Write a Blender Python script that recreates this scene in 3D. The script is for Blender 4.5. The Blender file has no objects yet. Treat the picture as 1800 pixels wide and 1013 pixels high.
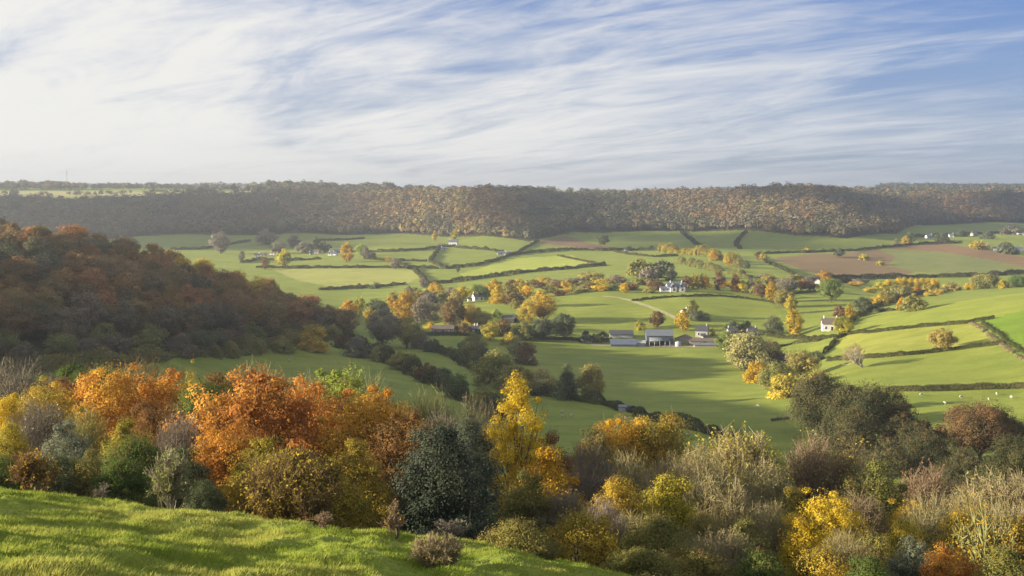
import bpy, math, random
import numpy as np
C = bpy.context.scene.collection
SC = bpy.context.scene
RND = random.Random(7)
F, YH, CX = 2200.0, 328.0, 900.0      # focal length in photo pixels, eye-level row, centre column
Y0 = 30.0                             # the fan of terrain cells starts behind the camera
SUN_AZ, SUN_EL = -9.0, 12.5            # degrees ahead of due left, elevation

# ------------------------------------------------------------------ helpers
def lerp(a, b, t): return a + (b - a) * t

def mk_mesh(name, V, faces, attrs=None, smooth=False):
    V = np.asarray(V, np.float32).reshape(-1, 3)
    Fc = np.asarray(faces, np.int32)
    me = bpy.data.meshes.new(name)
    n, k = Fc.shape
    me.vertices.add(len(V)); me.vertices.foreach_set('co', V.ravel())
    me.loops.add(n * k); me.loops.foreach_set('vertex_index', Fc.ravel())
    me.polygons.add(n)
    me.polygons.foreach_set('loop_start', np.arange(0, n * k, k, dtype=np.int32))
    if smooth: me.polygons.foreach_set('use_smooth', np.ones(n, bool))
    me.update(calc_edges=True)
    for an, (dom, typ, arr) in (attrs or {}).items():
        a = me.attributes.new(an, typ, dom)
        a.data.foreach_set('color' if typ == 'FLOAT_COLOR' else 'value', np.asarray(arr, np.float32).ravel())
    return me

def put(name, me, mat=None, parent=None, loc=None):
    o = bpy.data.objects.new(name, me); C.objects.link(o)
    if mat is not None:
        if len(me.materials) == 0: me.materials.append(mat)
        if me.materials[0] is not mat:
            o.material_slots[0].link = 'OBJECT'; o.material_slots[0].material = mat
    if parent is not None: o.parent = parent
    if loc is not None: o.location = loc
    return o

def tag(o, label=None, cat=None, group=None, kind=None):
    if label: o['label'] = label
    if cat: o['category'] = cat
    if group: o['group'] = group
    if kind: o['kind'] = kind
    return o

def empty(name, loc, rz=0):
    o = bpy.data.objects.new(name, None); C.objects.link(o)
    o.location = loc; o.rotation_euler = (0, 0, rz); o.empty_display_size = .5
    return o

def hash2(i, j, s):
    h = (i * 374761393 + j * 668265263 + s * 1442695041) & 0xffffffff
    h = ((h ^ (h >> 13)) * 1274126177) & 0xffffffff
    return ((h ^ (h >> 16)) & 0xffff) / 65535.0

def vnoise(x, y, s=0):
    x = np.asarray(x, float); y = np.asarray(y, float)
    i = np.floor(x).astype(np.int64); j = np.floor(y).astype(np.int64)
    u = x - i; v = y - j
    u = u * u * (3 - 2 * u); v = v * v * (3 - 2 * v)
    a = hash2(i, j, s); b = hash2(i + 1, j, s); c = hash2(i, j + 1, s); d = hash2(i + 1, j + 1, s)
    return (a * (1 - u) + b * u) * (1 - v) + (c * (1 - u) + d * u) * v

def fbm(x, y, s=0, o=3):
    t = 0; a = .5
    for k in range(o):
        t = t + a * vnoise(x * 2 ** k, y * 2 ** k, s + k); a *= .5
    return t / (1 - .5 ** o)

# ------------------------------------------------------------------ terrain
CP = []
def cp(*rows):
    for px, py, d in rows: CP.append(((px - CX) / F * d, d, (YH - py) / F * d))
def cw(*rows):
    for r in rows: CP.append(r)
# the grassy brow the camera stands on
cw((0, -16, 1.6), (-14, -10, 1.5), (14, -10, -1.5), (0, 0, -1.7), (-12, 2, -.9), (12, 2, -4), (0, 9, -3.5), (-26, 20, -4.2), (-40, 40, -9), (18, 12, -7.5), (30, 30, -15), (60, 20, -22), (-70, 20, -6))
cp((0, 1002, 16), (0, 915, 28), (0, 862, 40), (200, 886, 40), (400, 914, 38), (650, 943, 35), (900, 988, 32), (1050, 1032, 30),
   (300, 985, 24), (600, 1020, 24), (800, 1050, 24), (1000, 1100, 24), (-500, 790, 42), (1400, 1095, 30), (1800, 1190, 30), (2300, 1290, 30))
cp((0, 888, 60), (450, 950, 60), (900, 1006, 60), (1350, 1085, 60), (1800, 1120, 60), (2400, 1180, 60), (-700, 790, 60),
   (0, 872, 85), (450, 935, 85), (900, 975, 85), (1350, 1010, 85), (1800, 1050, 85), (2400, 1090, 85), (-700, 760, 85),
   (0, 850, 115), (450, 905, 115), (900, 950, 115), (1350, 975, 115), (1800, 1010, 115), (2400, 1040, 115), (-700, 700, 120),
   (0, 815, 170), (450, 870, 170), (900, 925, 170), (1350, 950, 170), (1800, 970, 170), (2400, 990, 170), (-700, 600, 190),
   (0, 770, 250), (450, 830, 250), (900, 880, 250), (1350, 895, 250), (1800, 890, 250), (2400, 880, 250))
cw((-270, 370, 5), (-330, 330, 9), (-300, 300, 6), (-280, 250, -4), (-330, 430, 3), (-200, 300, -22), (-310, 500, -4), (-350, 520, 0), (-330, 570, -3), (-420, 600, 4))  # unseen ridge left of the view, raised to shade the valley fields
# fields at the foot of the slope and the valley floor
cp((300, 642, 480), (0, 658, 420), (450, 617, 560), (600, 682, 420), (750, 742, 380), (950, 755, 390), (1000, 808, 330),
   (1200, 772, 365), (1400, 775, 365), (1000, 700, 470), (1300, 700, 480), (1050, 605, 700), (1160, 608, 700), (1300, 600, 710),
   (850, 602, 690), (740, 604, 660), (1420, 650, 580), (1400, 592, 720), (1500, 640, 530), (1655, 616, 540), (1800, 610, 500),
   (1800, 690, 420), (1600, 692, 430), (1650, 740, 375), (1800, 742, 350), (2300, 600, 420), (2300, 700, 330), (2300, 480, 650),
   (1450, 590, 680), (1600, 547, 700), (1750, 526, 680), (1800, 516, 700), (1700, 512, 1000), (1800, 508, 950), (2300, 500, 1000))
cp((1050, 525, 840), (1200, 520, 860), (1190, 513, 890), (1350, 532, 860), (1330, 580, 750), (950, 530, 840), (800, 562, 760),
   (650, 572, 780), (700, 532, 940), (600, 524, 1000), (1000, 503, 950), (1100, 482, 1080), (1300, 482, 1080), (1450, 502, 1000),
   (1600, 518, 1010), (1500, 488, 1180), (1700, 486, 1200), (1500, 440, 1450), (1700, 436, 1500), (1800, 470, 1300), (1800, 444, 1480),
   (1650, 402, 1990), (1800, 396, 2100), (600, 490, 1150), (450, 462, 1350), (700, 482, 1200), (900, 477, 1200), (900, 452, 1400),
   (1100, 452, 1350), (1300, 442, 1450), (550, 432, 1650), (700, 426, 1650), (350, 422, 1740), (850, 427, 1600), (1250, 425, 1600),
   (2300, 450, 1450), (2300, 400, 2050), (-300, 440, 1500), (-300, 470, 1200), (200, 460, 1300))
# wooded spur on the left, its back and the shoulder out of frame
cp((0, 442, 560), (100, 449, 575), (200, 467, 590), (300, 492, 605), (400, 522, 625), (500, 555, 642), (590, 590, 655),
   (0, 540, 485), (150, 550, 510), (300, 568, 535), (430, 590, 575), (0, 505, 760), (300, 515, 780), (500, 530, 800), (620, 560, 760),
   (-300, 420, 545), (-300, 480, 760), (-300, 600, 420), (-700, 450, 760))
# scarp foot, scarp top, plateau and far hills
SCARP_BASE = [(-900, 425, 1750), (-300, 422, 1750), (0, 421, 1750), (200, 419, 1800), (400, 413, 1850), (600, 413, 1860), (690, 409, 1900), (800, 417, 1780), (930, 424, 1620), (1010, 407, 1790),
              (1150, 405, 1830), (1250, 406, 1780), (1400, 413, 1650), (1490, 419, 1590), (1575, 411, 1740), (1610, 396, 2060), (1700, 393, 2200), (1800, 392, 2260), (2700, 392, 2300)]
SCARP_TOP = [(-900, 350, 2300), (-300, 348, 2300), (0, 349, 2350), (300, 348, 2350), (500, 344, 2350), (640, 348, 2380), (740, 346, 2290), (880, 345, 2080), (960, 348, 2200), (1090, 349, 2350),
             (1200, 347, 2230), (1320, 345, 2080), (1430, 345, 1990), (1500, 350, 2220), (1600, 352, 2500), (1680, 352, 2620), (1760, 350, 2540), (1830, 352, 2700), (2700, 350, 2700)]
cp(*SCARP_BASE, *SCARP_TOP)
cp((0, 337, 2750), (200, 335, 2850), (400, 336, 2850), (600, 338, 2850), (800, 339, 2750), (950, 339, 2750), (1100, 344, 2850), (1300, 342, 2750),
   (1500, 339, 3050), (1700, 335, 3500), (1850, 336, 3500), (2700, 340, 3300), (-900, 336, 3000))
cp(*[(x, y, 4600) for x, y in ((-900, 330), (0, 330), (500, 331), (900, 334), (1130, 337), (1300, 336), (1450, 334), (1580, 330), (1700, 331), (1850, 333), (2700, 334))])
cp(*[(x, 336, 6500) for x in (-900, 0, 450, 900, 1350, 1800, 2700)])
CP = np.array(CP)

def uv_of(x, y): return x / (y + Y0), np.log(y + Y0)
def feats(u, v): return u * 3.2, v
cu, cv = feats(*uv_of(CP[:, 0], CP[:, 1]))
q = CP[:, 2] / (CP[:, 1] + Y0)
def kern(r2): return .5 * r2 * np.log(r2 + 1e-12)
N = len(CP)
K = kern((cu[:, None] - cu) ** 2 + (cv[:, None] - cv) ** 2) + np.eye(N) * 2e-4
Pm = np.column_stack([np.ones(N), cu, cv])
sol = np.linalg.solve(np.block([[K, Pm], [Pm.T, np.zeros((3, 3))]]), np.concatenate([q, np.zeros(3)]))
def q_eval(u, v):
    fu, fv = feats(u, v)
    out = np.empty(len(fu))
    for s in range(0, len(fu), 20000):
        a, b = fu[s:s + 20000], fv[s:s + 20000]
        out[s:s + 20000] = kern((a[:, None] - cu) ** 2 + (b[:, None] - cv) ** 2) @ sol[:N] + sol[N] + sol[N + 1] * a + sol[N + 2] * b
    return out
GU = np.concatenate([np.linspace(-1.25, -.47, 60, endpoint=False), np.linspace(-.47, .47, 600, endpoint=False), np.linspace(.47, 1.25, 60)])
GV = np.concatenate([np.linspace(math.log(11), math.log(42), 50, endpoint=False), np.linspace(math.log(42), math.log(80), 300, endpoint=False),
                     np.linspace(math.log(80), math.log(400), 130, endpoint=False), np.linspace(math.log(400), math.log(3200), 330, endpoint=False), np.linspace(math.log(3200), math.log(6400), 50)])
# coarse evaluation then smooth upsample keeps the script quick
cgu = np.linspace(-1.25, 1.25, 220); cgv = np.linspace(GV[0], GV[-1], 260)
A, B = np.meshgrid(cgu, cgv)
QG = q_eval(A.ravel(), B.ravel()).reshape(A.shape)
def bil(G, gu, gv, u, v):
    fi = np.clip((u - gu[0]) / (gu[1] - gu[0]), 0, len(gu) - 1.001); fj = np.clip((v - gv[0]) / (gv[1] - gv[0]), 0, len(gv) - 1.001)
    i = fi.astype(int); j = fj.astype(int); a = fi - i; b = fj - j
    def cr(p0, p1, p2, p3, t): return p1 + .5 * t * (p2 - p0 + t * (2 * p0 - 5 * p1 + 4 * p2 - p3 + t * (3 * (p1 - p2) + p3 - p0)))
    def g(dj, di): return G[np.clip(j + dj, 0, G.shape[0] - 1), np.clip(i + di, 0, G.shape[1] - 1)]
    return cr(*[cr(*[g(dj, di) for di in (-1, 0, 1, 2)], a) for dj in (-1, 0, 1, 2)], b)
def H(x, y):
    x = np.atleast_1d(np.asarray(x, float)); y = np.atleast_1d(np.asarray(y, float))
    u, v = uv_of(x, np.maximum(y, -Y0 + 11.1))
    z = bil(QG, cgu, cgv, np.clip(u, -1.25, 1.25), v) * (np.exp(v))
    near = np.clip((52 - y) / 12, 0, 1)
    z = z + near * ((fbm(x * .55, y * .4, 3, 3) - .5) * .55 + (fbm(x * 1.9, y * 1.5, 11, 2) - .5) * .22)
    far = np.clip((y - 250) / 300, 0, 1)
    z = z + far * (fbm(x / 60, y / 60, 21, 3) - .5) * 2.2
    return z
DS = np.exp(np.linspace(math.log(13), math.log(6000), 2600))
def hit(px, py):
    x = (px - CX) / F * DS; z = (YH - py) / F * DS
    g = H(x, DS) - z
    k = np.argmax(g > 0)
    if not (g > 0).any(): k = int(np.argmax(g / DS))
    d = DS[k]
    if k > 0 and g[k] > 0:
        t = -g[k - 1] / (g[k] - g[k - 1]); d = DS[k - 1] + np.clip(t, 0, 1) * (DS[k] - DS[k - 1])
    return (px - CX) / F * d, d
def hz(x, y): return float(H(x, y)[0])

# ------------------------------------------------------------------ materials
def new_mat(name):
    m = bpy.data.materials.new(name); m.use_nodes = True
    nt = m.node_tree; nt.nodes.clear()
    return m, nt, nt.nodes.new('ShaderNodeOutputMaterial')
def N_(nt, typ, **kw):
    n = nt.nodes.new('ShaderNode' + typ)
    for k, v in kw.items():
        if k.startswith('i_'): n.inputs[int(k[2:]) if k[2:].isdigit() else k[2:]].default_value = v
        else: setattr(n, k, v)
    return n
def rgba(c): return (c[0], c[1], c[2], 1)
def mixc(nt, a, b, fac, blend='MIX'):
    n = nt.nodes.new('ShaderNodeMix'); n.data_type = 'RGBA'; n.blend_type = blend
    for sock, v in ((n.inputs[6], a), (n.inputs[7], b), (n.inputs[0], fac)):
        if isinstance(v, (int, float)): sock.default_value = v
        elif isinstance(v, tuple): sock.default_value = rgba(v)
        else: nt.links.new(v, sock)
    return n.outputs[2]
def ramp(nt, src, lo, hi):
    n = N_(nt, 'MapRange'); n.clamp = True
    nt.links.new(src, n.inputs[0]); n.inputs[1].default_value = lo; n.inputs[2].default_value = hi
    return n.outputs[0]
def noise(nt, vec, scale, detail=3, rough=.55, dist=0):
    n = N_(nt, 'TexNoise'); n.inputs['Scale'].default_value = scale; n.inputs['Detail'].default_value = detail
    n.inputs['Roughness'].default_value = rough; n.inputs['Distortion'].default_value = dist
    nt.links.new(vec, n.inputs['Vector']); return n.outputs['Fac']
def pos(nt, scale=(1, 1, 1), rz=0, loc=(0, 0, 0)):
    g = N_(nt, 'NewGeometry'); m = N_(nt, 'Mapping')
    m.inputs['Scale'].default_value = scale; m.inputs['Rotation'].default_value = (0, 0, rz); m.inputs['Location'].default_value = loc
    nt.links.new(g.outputs['Position'], m.inputs['Vector']); return m.outputs['Vector']

_leafm = {}
def leaf_mat(c1, c2, trans=.4, sheen=0.0):
    key = (c1, c2, trans, sheen)
    if key in _leafm: return _leafm[key]
    m, nt, out = new_mat('foliage')
    at = N_(nt, 'Attribute', attribute_name='tint')
    oi = N_(nt, 'ObjectInfo')
    col = mixc(nt, c1, c2, at.outputs['Fac'])
    hs = N_(nt, 'HueSaturation')
    mr = N_(nt, 'MapRange'); nt.links.new(oi.outputs['Random'], mr.inputs[0]); mr.inputs[3].default_value = .485; mr.inputs[4].default_value = .515
    mv = N_(nt, 'MapRange'); nt.links.new(oi.outputs['Random'], mv.inputs[0]); mv.inputs[3].default_value = 1.12; mv.inputs[4].default_value = .88
    nt.links.new(mr.outputs[0], hs.inputs['Hue']); nt.links.new(mv.outputs[0], hs.inputs['Value']); nt.links.new(col, hs.inputs['Color'])
    d = N_(nt, 'BsdfDiffuse'); t = N_(nt, 'BsdfTranslucent'); mx = N_(nt, 'MixShader'); mx.inputs[0].default_value = trans
    nt.links.new(hs.outputs[0], d.inputs[0]); nt.links.new(hs.outputs[0], t.inputs[0])
    nt.links.new(d.outputs[0], mx.inputs[1]); nt.links.new(t.outputs[0], mx.inputs[2])
    res = mx.outputs[0]
    if sheen:
        gl = N_(nt, 'BsdfGlossy'); gl.inputs['Roughness'].default_value = .35; gl.inputs['Color'].default_value = (.9, .93, 1, 1)
        m2 = N_(nt, 'MixShader'); m2.inputs[0].default_value = sheen
        nt.links.new(res, m2.inputs[1]); nt.links.new(gl.outputs[0], m2.inputs[2]); res = m2.outputs[0]
    nt.links.new(res, out.inputs[0]); _leafm[key] = m
    return m

_flatm = {}
def rough_mat(name, c, rough=.8, var=.25, scale=.8, spec=.3, c2=None, stretch=(1, 1, 1)):
    key = (name, c)
    if key in _flatm: return _flatm[key]
    m, nt, out = new_mat(name)
    b = N_(nt, 'BsdfPrincipled'); b.inputs['Roughness'].default_value = rough; b.inputs['Specular IOR Level'].default_value = spec
    f = ramp(nt, noise(nt, pos(nt, stretch), scale, 5, .65), .3, .7)
    c2 = c2 or tuple(v * (1 - var) for v in c)
    nt.links.new(mixc(nt, c, c2, f), b.inputs['Base Color'])
    nt.links.new(b.outputs[0], out.inputs[0]); _flatm[key] = m
    return m

def field_mat(name, c, c2, big=.012, ang=.2, streak=(.5, .06), amt=.7, fine=.9, bump=0, rows=0):
    """pasture or plough: broad patches, drill or mowing streaks, fine sward mottling"""
    m, nt, out = new_mat(name)
    a = ramp(nt, noise(nt, pos(nt), big, 4, .6), .35, .65)
    s = ramp(nt, noise(nt, pos(nt, (streak[1], streak[0], .1), ang), 1.0, 3, .6), .3, .7)
    f = ramp(nt, noise(nt, pos(nt), fine, 4, .7), .25, .75)
    mm = N_(nt, 'Math', operation='MULTIPLY_ADD'); nt.links.new(a, mm.inputs[0]); mm.inputs[1].default_value = .5
    m1 = N_(nt, 'Math', operation='MULTIPLY'); nt.links.new(s, m1.inputs[0]); m1.inputs[1].default_value = .5
    nt.links.new(m1.outputs[0], mm.inputs[2])
    m2 = N_(nt, 'Math', operation='MULTIPLY'); nt.links.new(mm.outputs[0], m2.inputs[0]); m2.inputs[1].default_value = amt
    col = mixc(nt, c, c2, m2.outputs[0])
    col = mixc(nt, col, tuple(v * .72 for v in c), f)
    mo = ramp(nt, noise(nt, pos(nt, (.7, 1, 1), .4), .07, 7, .72, .4), .38, .62)
    gr = N_(nt, 'Mix', data_type='RGBA', blend_type='MULTIPLY'); gr.inputs[0].default_value = 1
    nt.links.new(col, gr.inputs[6]); nt.links.new(mixc(nt, (.70, .76, .66), (1.10, 1.06, 1.02), mo), gr.inputs[7]); col = gr.outputs[2]
    if rows:
        wv = N_(nt, 'TexWave'); wv.wave_type = 'BANDS'; wv.bands_direction = 'Y'; wv.inputs['Scale'].default_value = rows; wv.inputs['Distortion'].default_value = 1.2; wv.inputs['Detail'].default_value = 2
        nt.links.new(pos(nt, (1, 1, 1), -ang), wv.inputs['Vector'])
        col = mixc(nt, col, tuple(v * .74 for v in c), ramp(nt, wv.outputs['Fac'], .72, .98))
    d = N_(nt, 'BsdfPrincipled'); d.inputs['Roughness'].default_value = .9; d.inputs['Specular IOR Level'].default_value = .1
    d.inputs['Sheen Weight'].default_value = .15; d.inputs['Sheen Tint'].default_value = rgba(c)
    nt.links.new(col, d.inputs['Base Color'])
    if bump:
        bp = N_(nt, 'Bump'); bp.inputs['Strength'].default_value = bump; bp.inputs['Distance'].default_value = .6
        nt.links.new(noise(nt, pos(nt), .5, 5, .7), bp.inputs['Height']); nt.links.new(bp.outputs[0], d.inputs['Normal'])
    nt.links.new(d.outputs[0], out.inputs[0])
    return m

# ------------------------------------------------------------------ ground: one sheet cut along the field edges
def ground_poly(pts, step=12):
    """outline given as looked-at points -> plan outline on the ground"""
    out = []
    for (a, b), (c, d) in zip(pts, pts[1:] + pts[:1]):
        n = max(1, int(math.hypot(c - a, d - b) / step))
        for k in range(n): out.append(hit(lerp(a, c, k / n), lerp(b, d, k / n)))
    return np.array(out)
def inside(poly, x, y):
    r = np.zeros(len(x), bool)
    x0, y0 = poly[-1]
    for x1, y1 in poly:
        c = ((y1 > y) != (y0 > y)) & (x < (x0 - x1) * (y - y1) / (y0 - y1 + 1e-12) + x1)
        r ^= c; x0, y0 = x1, y1
    return r

MU, MV = np.meshgrid(GU, GV)
GY = np.exp(MV) - Y0; GX = MU * np.exp(MV)
GZ = H(GX.ravel(), GY.ravel()).reshape(GX.shape)
nr, ncol = GX.shape
VV = np.column_stack([GX.ravel(), GY.ravel(), GZ.ravel()])
idx = np.arange(nr * ncol).reshape(nr, ncol)
FQ = np.stack([idx[:-1, :-1], idx[:-1, 1:], idx[1:, 1:], idx[1:, :-1]], -1).reshape(-1, 4)
cen = VV[FQ].mean(1)
fid = np.zeros(len(FQ), np.int16)

G_PAST, G_PAST2 = (.165, .200, .033), (.216, .224, .043)

FIELDS = [  # name, material, outline as seen
 ('pasture', field_mat('pasture', G_PAST, G_PAST2, ang=.5), None),
 ('grass_slope', field_mat('rough grass', (0.171, 0.212, 0.025), (0.245, 0.242, 0.042), big=.25, streak=(1.5, .5), fine=3.0, bump=.6), 'near'),
 ('woodland_floor', field_mat('leaf litter', (0.050, 0.049, 0.023), (0.083, 0.058, 0.021), bump=.4), 'wood'),
 ('pale_meadow', field_mat('pale meadow', (0.267, 0.277, 0.071), (0.334, 0.321, 0.100), ang=.1, streak=(.6, .03), rows=.035), [(478, 474), (560, 472), (722, 474), (738, 488), (705, 502), (640, 504), (585, 506), (520, 492)]),
 ('bright_meadow', field_mat('bright meadow', (0.267, 0.306, 0.050), (0.312, 0.329, 0.071), ang=.3, rows=.035), [(808, 481), (850, 470), (890, 455), (1005, 449), (1042, 464), (960, 473), (820, 491)]),
 ('ploughed_strip', field_mat('plough', (0.166, 0.108, 0.058), (0.219, 0.144, 0.080), ang=.3, streak=(1.2, .02), bump=.3, rows=.06), [(944, 425), (995, 415), (1028, 426), (1095, 438), (1060, 441), (1000, 433), (975, 432)]),
 ('ploughed_field', field_mat('ploughed earth', (0.166, 0.112, 0.058), (0.227, 0.169, 0.073), ang=.1, streak=(.9, .02), bump=.3, rows=.06), [(1355, 455), (1420, 447), (1500, 444), (1545, 438), (1575, 452), (1560, 468), (1610, 478), (1570, 490), (1480, 489), (1420, 478), (1385, 466)]),
 ('ploughed_bank', field_mat('ploughed bank', (0.189, 0.119, 0.061), (0.234, 0.151, 0.080), ang=.1, streak=(.9, .02), bump=.3, rows=.06), [(1548, 437), (1600, 432), (1660, 428), (1720, 437), (1800, 452), (1900, 470), (1900, 490), (1800, 470), (1740, 457), (1660, 444), (1600, 440)]),
 ('winter_wheat', field_mat('young corn', (0.148, 0.168, 0.050), (0.185, 0.183, 0.071), ang=.1, streak=(.9, .02), rows=.06), [(1545, 440), (1600, 441), (1660, 445), (1740, 458), (1800, 471), (1860, 484), (1700, 486), (1612, 478), (1562, 468), (1577, 452)]),
 ('lush_field', field_mat('lush grass', (0.125, 0.196, 0.018), (0.164, 0.226, 0.022), ang=.7), [(1722, 566), (1800, 545), (1900, 520), (1900, 690), (1800, 632), (1757, 600)]),
 ('lit_pasture', field_mat('dry pasture', (0.223, 0.242, 0.040), (0.275, 0.270, 0.058), ang=.15, streak=(.25, .04)), [(1488, 588), (1600, 577), (1706, 568), (1757, 604), (1650, 618), (1560, 628), (1500, 625), (1470, 610)]),
 ('river_meadow', field_mat('river meadow', (0.199, 0.233, 0.036), (0.267, 0.277, 0.050), ang=.25, streak=(.25, .04), rows=.035), [(1500, 586), (1540, 550), (1600, 543), (1720, 525), (1850, 508), (1900, 512), (1900, 540), (1800, 545), (1722, 566), (1600, 576)]),
 ('hill_meadow', field_mat('hill meadow', (0.193, 0.226, 0.036), (0.267, 0.270, 0.053), ang=.25, streak=(.25, .04), rows=.035), [(985, 528), (1060, 521), (1130, 528), (1240, 520), (1350, 530), (1375, 555), (1330, 582), (1180, 580), (1050, 590), (1010, 585), (1005, 560)]),
 ('plateau_field', field_mat('stubble', (0.298, 0.277, 0.121), (0.253, 0.263, 0.093)), [(-200, 337), (60, 336), (330, 338), (480, 337), (480, 344), (330, 346), (0, 346), (-200, 346)]),
]
def curve(tab, px, k): return np.interp(px, [r[0] for r in tab], [r[k] for r in tab])
fpx = cen[:, 0] / np.maximum(cen[:, 1], 1) * F + CX
HILL_BASE = [(-300, 640), (0, 655), (150, 640), (280, 630), (430, 614), (560, 588), (618, 578)]
hill_foot = np.array([hit(a, b) for a, b in HILL_BASE])
hill_back = np.array([((a - CX) / F * d, d) for a, d in ((618, 665), (500, 672), (300, 640), (0, 600), (-300, 580))])
HILL_POLY = np.concatenate([hill_foot, hill_back])
for k, (nm, mt, pl) in enumerate(FIELDS):
    if pl is None: continue
    if pl == 'near': msk = (cen[:, 1] < 46)
    elif pl == 'wood':
        msk = inside(HILL_POLY, cen[:, 0], cen[:, 1]) | ((cen[:, 1] > 46) & (cen[:, 1] < 175)) | \
              ((cen[:, 1] > curve(SCARP_BASE, fpx, 2) - 6) & (cen[:, 1] < curve(SCARP_TOP, fpx, 2) + 40) & (cen[:, 1] > 1400))
    else: msk = inside(ground_poly(pl), cen[:, 0], cen[:, 1])
    fid[msk] = k
for k, (nm, mt, pl) in enumerate(FIELDS):
    sel = FQ[fid == k]
    if len(sel) == 0: continue
    u, inv = np.unique(sel, return_inverse=True)
    o = put(nm, mk_mesh(nm, VV[u], inv.reshape(-1, 4), smooth=True), mt)
    tag(o, kind='structure')

# ------------------------------------------------------------------ camera, sky, sun, air
cam_d = bpy.data.cameras.new('camera'); cam = bpy.data.objects.new('camera', cam_d); C.objects.link(cam)
cam.location = (0, 0, 0); cam.rotation_euler = (math.radians(90), 0, 0)
cam_d.lens = 36 * F / 1800; cam_d.sensor_width = 36; cam_d.shift_y = (YH - 506.5) / 1800
cam_d.clip_start = .3; cam_d.clip_end = 30000
SC.camera = cam
az = math.radians(SUN_AZ); el = math.radians(SUN_EL)
SDIR = (-math.cos(az) * math.cos(el), math.sin(az) * math.cos(el), math.sin(el))
import mathutils
sd = bpy.data.lights.new('sun', 'SUN'); sd.energy = 5.0; sd.angle = math.radians(.55); sd.color = (1, .86, .66)
so = bpy.data.objects.new('sun', sd); C.objects.link(so)
so.rotation_euler = mathutils.Vector(SDIR).to_track_quat('Z', 'Y').to_euler(); so.location = (-300, 0, 200)

w = bpy.data.worlds.new('World'); SC.world = w; w.use_nodes = True
nt = w.node_tree; nt.nodes.clear()
out = nt.nodes.new('ShaderNodeOutputWorld')
sky = nt.nodes.new('ShaderNodeTexSky'); sky.sky_type = 'NISHITA'; sky.sun_disc = False
sky.sun_elevation = el; sky.sun_rotation = math.atan2(SDIR[0], SDIR[1])
sky.air_density = 1.0; sky.dust_density = 1.0; sky.ozone_density = 2.0
tc = nt.nodes.new('ShaderNodeTexCoord')
sep = N_(nt, 'SeparateXYZ'); nt.links.new(tc.outputs['Generated'], sep.inputs[0])
def M(op, a, b=None, c=None, clamp=False):
    n = N_(nt, 'Math', operation=op); n.use_clamp = clamp
    for k, v in enumerate((a, b, c)):
        if v is None: continue
        if isinstance(v, (int, float)): n.inputs[k].default_value = v
        else: nt.links.new(v, n.inputs[k])
    return n.outputs[0]
zc = M('MAXIMUM', sep.outputs[2], 0.0)
zp = M('ADD', zc, .10)
cx = M('DIVIDE', sep.outputs[0], zp); cy = M('DIVIDE', sep.outputs[1], zp)
cmb = N_(nt, 'CombineXYZ'); nt.links.new(cx, cmb.inputs[0]); nt.links.new(cy, cmb.inputs[1])
def cloud(scale, rot, detail, rough, dist, seed):
    mp = N_(nt, 'Mapping'); mp.vector_type = 'TEXTURE'
    mp.inputs['Rotation'].default_value = (0, 0, rot); mp.inputs['Scale'].default_value = scale; mp.inputs['Location'].default_value = seed
    nt.links.new(cmb.outputs[0], mp.inputs['Vector'])
    return noise(nt, mp.outputs['Vector'], 1.0, detail, rough, dist)
sunny = N_(nt, 'VectorMath', operation='DOT_PRODUCT'); nt.links.new(tc.outputs['Generated'], sunny.inputs[0])
sunny.inputs[1].default_value = (-.95, .24, .20)   # thin high cloud thickens towards the bright side
sun_f = sunny.outputs['Value']                        # 1 towards the sun, -1 away from it
ROT = .78
big = cloud((1.5, 3.0, 1), ROT, 5, .55, .9, (4.3, 6.9, 0))
str_ = cloud((.50, 1.5, 1), ROT - .12, 7, .62, 1.6, (6.1, 2.6, 0))
fin = cloud((.15, .55, 1), ROT + .06, 7, .66, 1.8, (1.2, 5.5, 0))
dens = M('ADD', M('ADD', M('MULTIPLY', big, 1.25), M('MULTIPLY', str_, 1.1)), M('MULTIPLY', fin, .34))
low = M('MULTIPLY', M('POWER', M('SUBTRACT', 1.0, M('MULTIPLY', zc, 4.5), clamp=True), 2.0), .30)
dens = M('ADD', M('ADD', dens, low), M('MULTIPLY_ADD', sun_f, .88, -.26))
over = M('MULTIPLY', M('SUBTRACT', zc, .17, clamp=True), 3.0)         # the veil is thicker overhead, above the view
dens = M('ADD', dens, over)
mask = N_(nt, 'MapRange'); mask.interpolation_type = 'SMOOTHSTEP'
nt.links.new(dens, mask.inputs[0]); mask.inputs[1].default_value = .98; mask.inputs[2].default_value = 1.80
glow = N_(nt, 'MapRange'); nt.links.new(sun_f, glow.inputs[0]); glow.inputs[1].default_value = -.38; glow.inputs[2].default_value = .26
ccol = mixc(nt, (0.165, 0.181, 0.213), (0.251, 0.249, 0.242), glow.outputs[0])
sk = N_(nt, 'Mix', data_type='RGBA', blend_type='MULTIPLY'); sk.inputs[0].default_value = 1
nt.links.new(sky.outputs[0], sk.inputs[6]); sk.inputs[7].default_value = (.0313, .0374, .0574, 1)
ccol = mixc(nt, ccol, (.225, .238, .265), M('MULTIPLY', over, 1.6, clamp=True))
clear = mixc(nt, sk.outputs[2], mixc(nt, (0.031, 0.064, 0.155), (.125, .152, .190), M('POWER', M('SUBTRACT', 1.0, M('MULTIPLY', zc, 5.2), clamp=True), 1.5)), .75)
skc = mixc(nt, clear, ccol, mask.outputs[0])
bg = N_(nt, 'Background'); bg.inputs['Strength'].default_value = 1.0
nt.links.new(skc, bg.inputs['Color']); nt.links.new(bg.outputs[0], out.inputs['Surface'])

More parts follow.
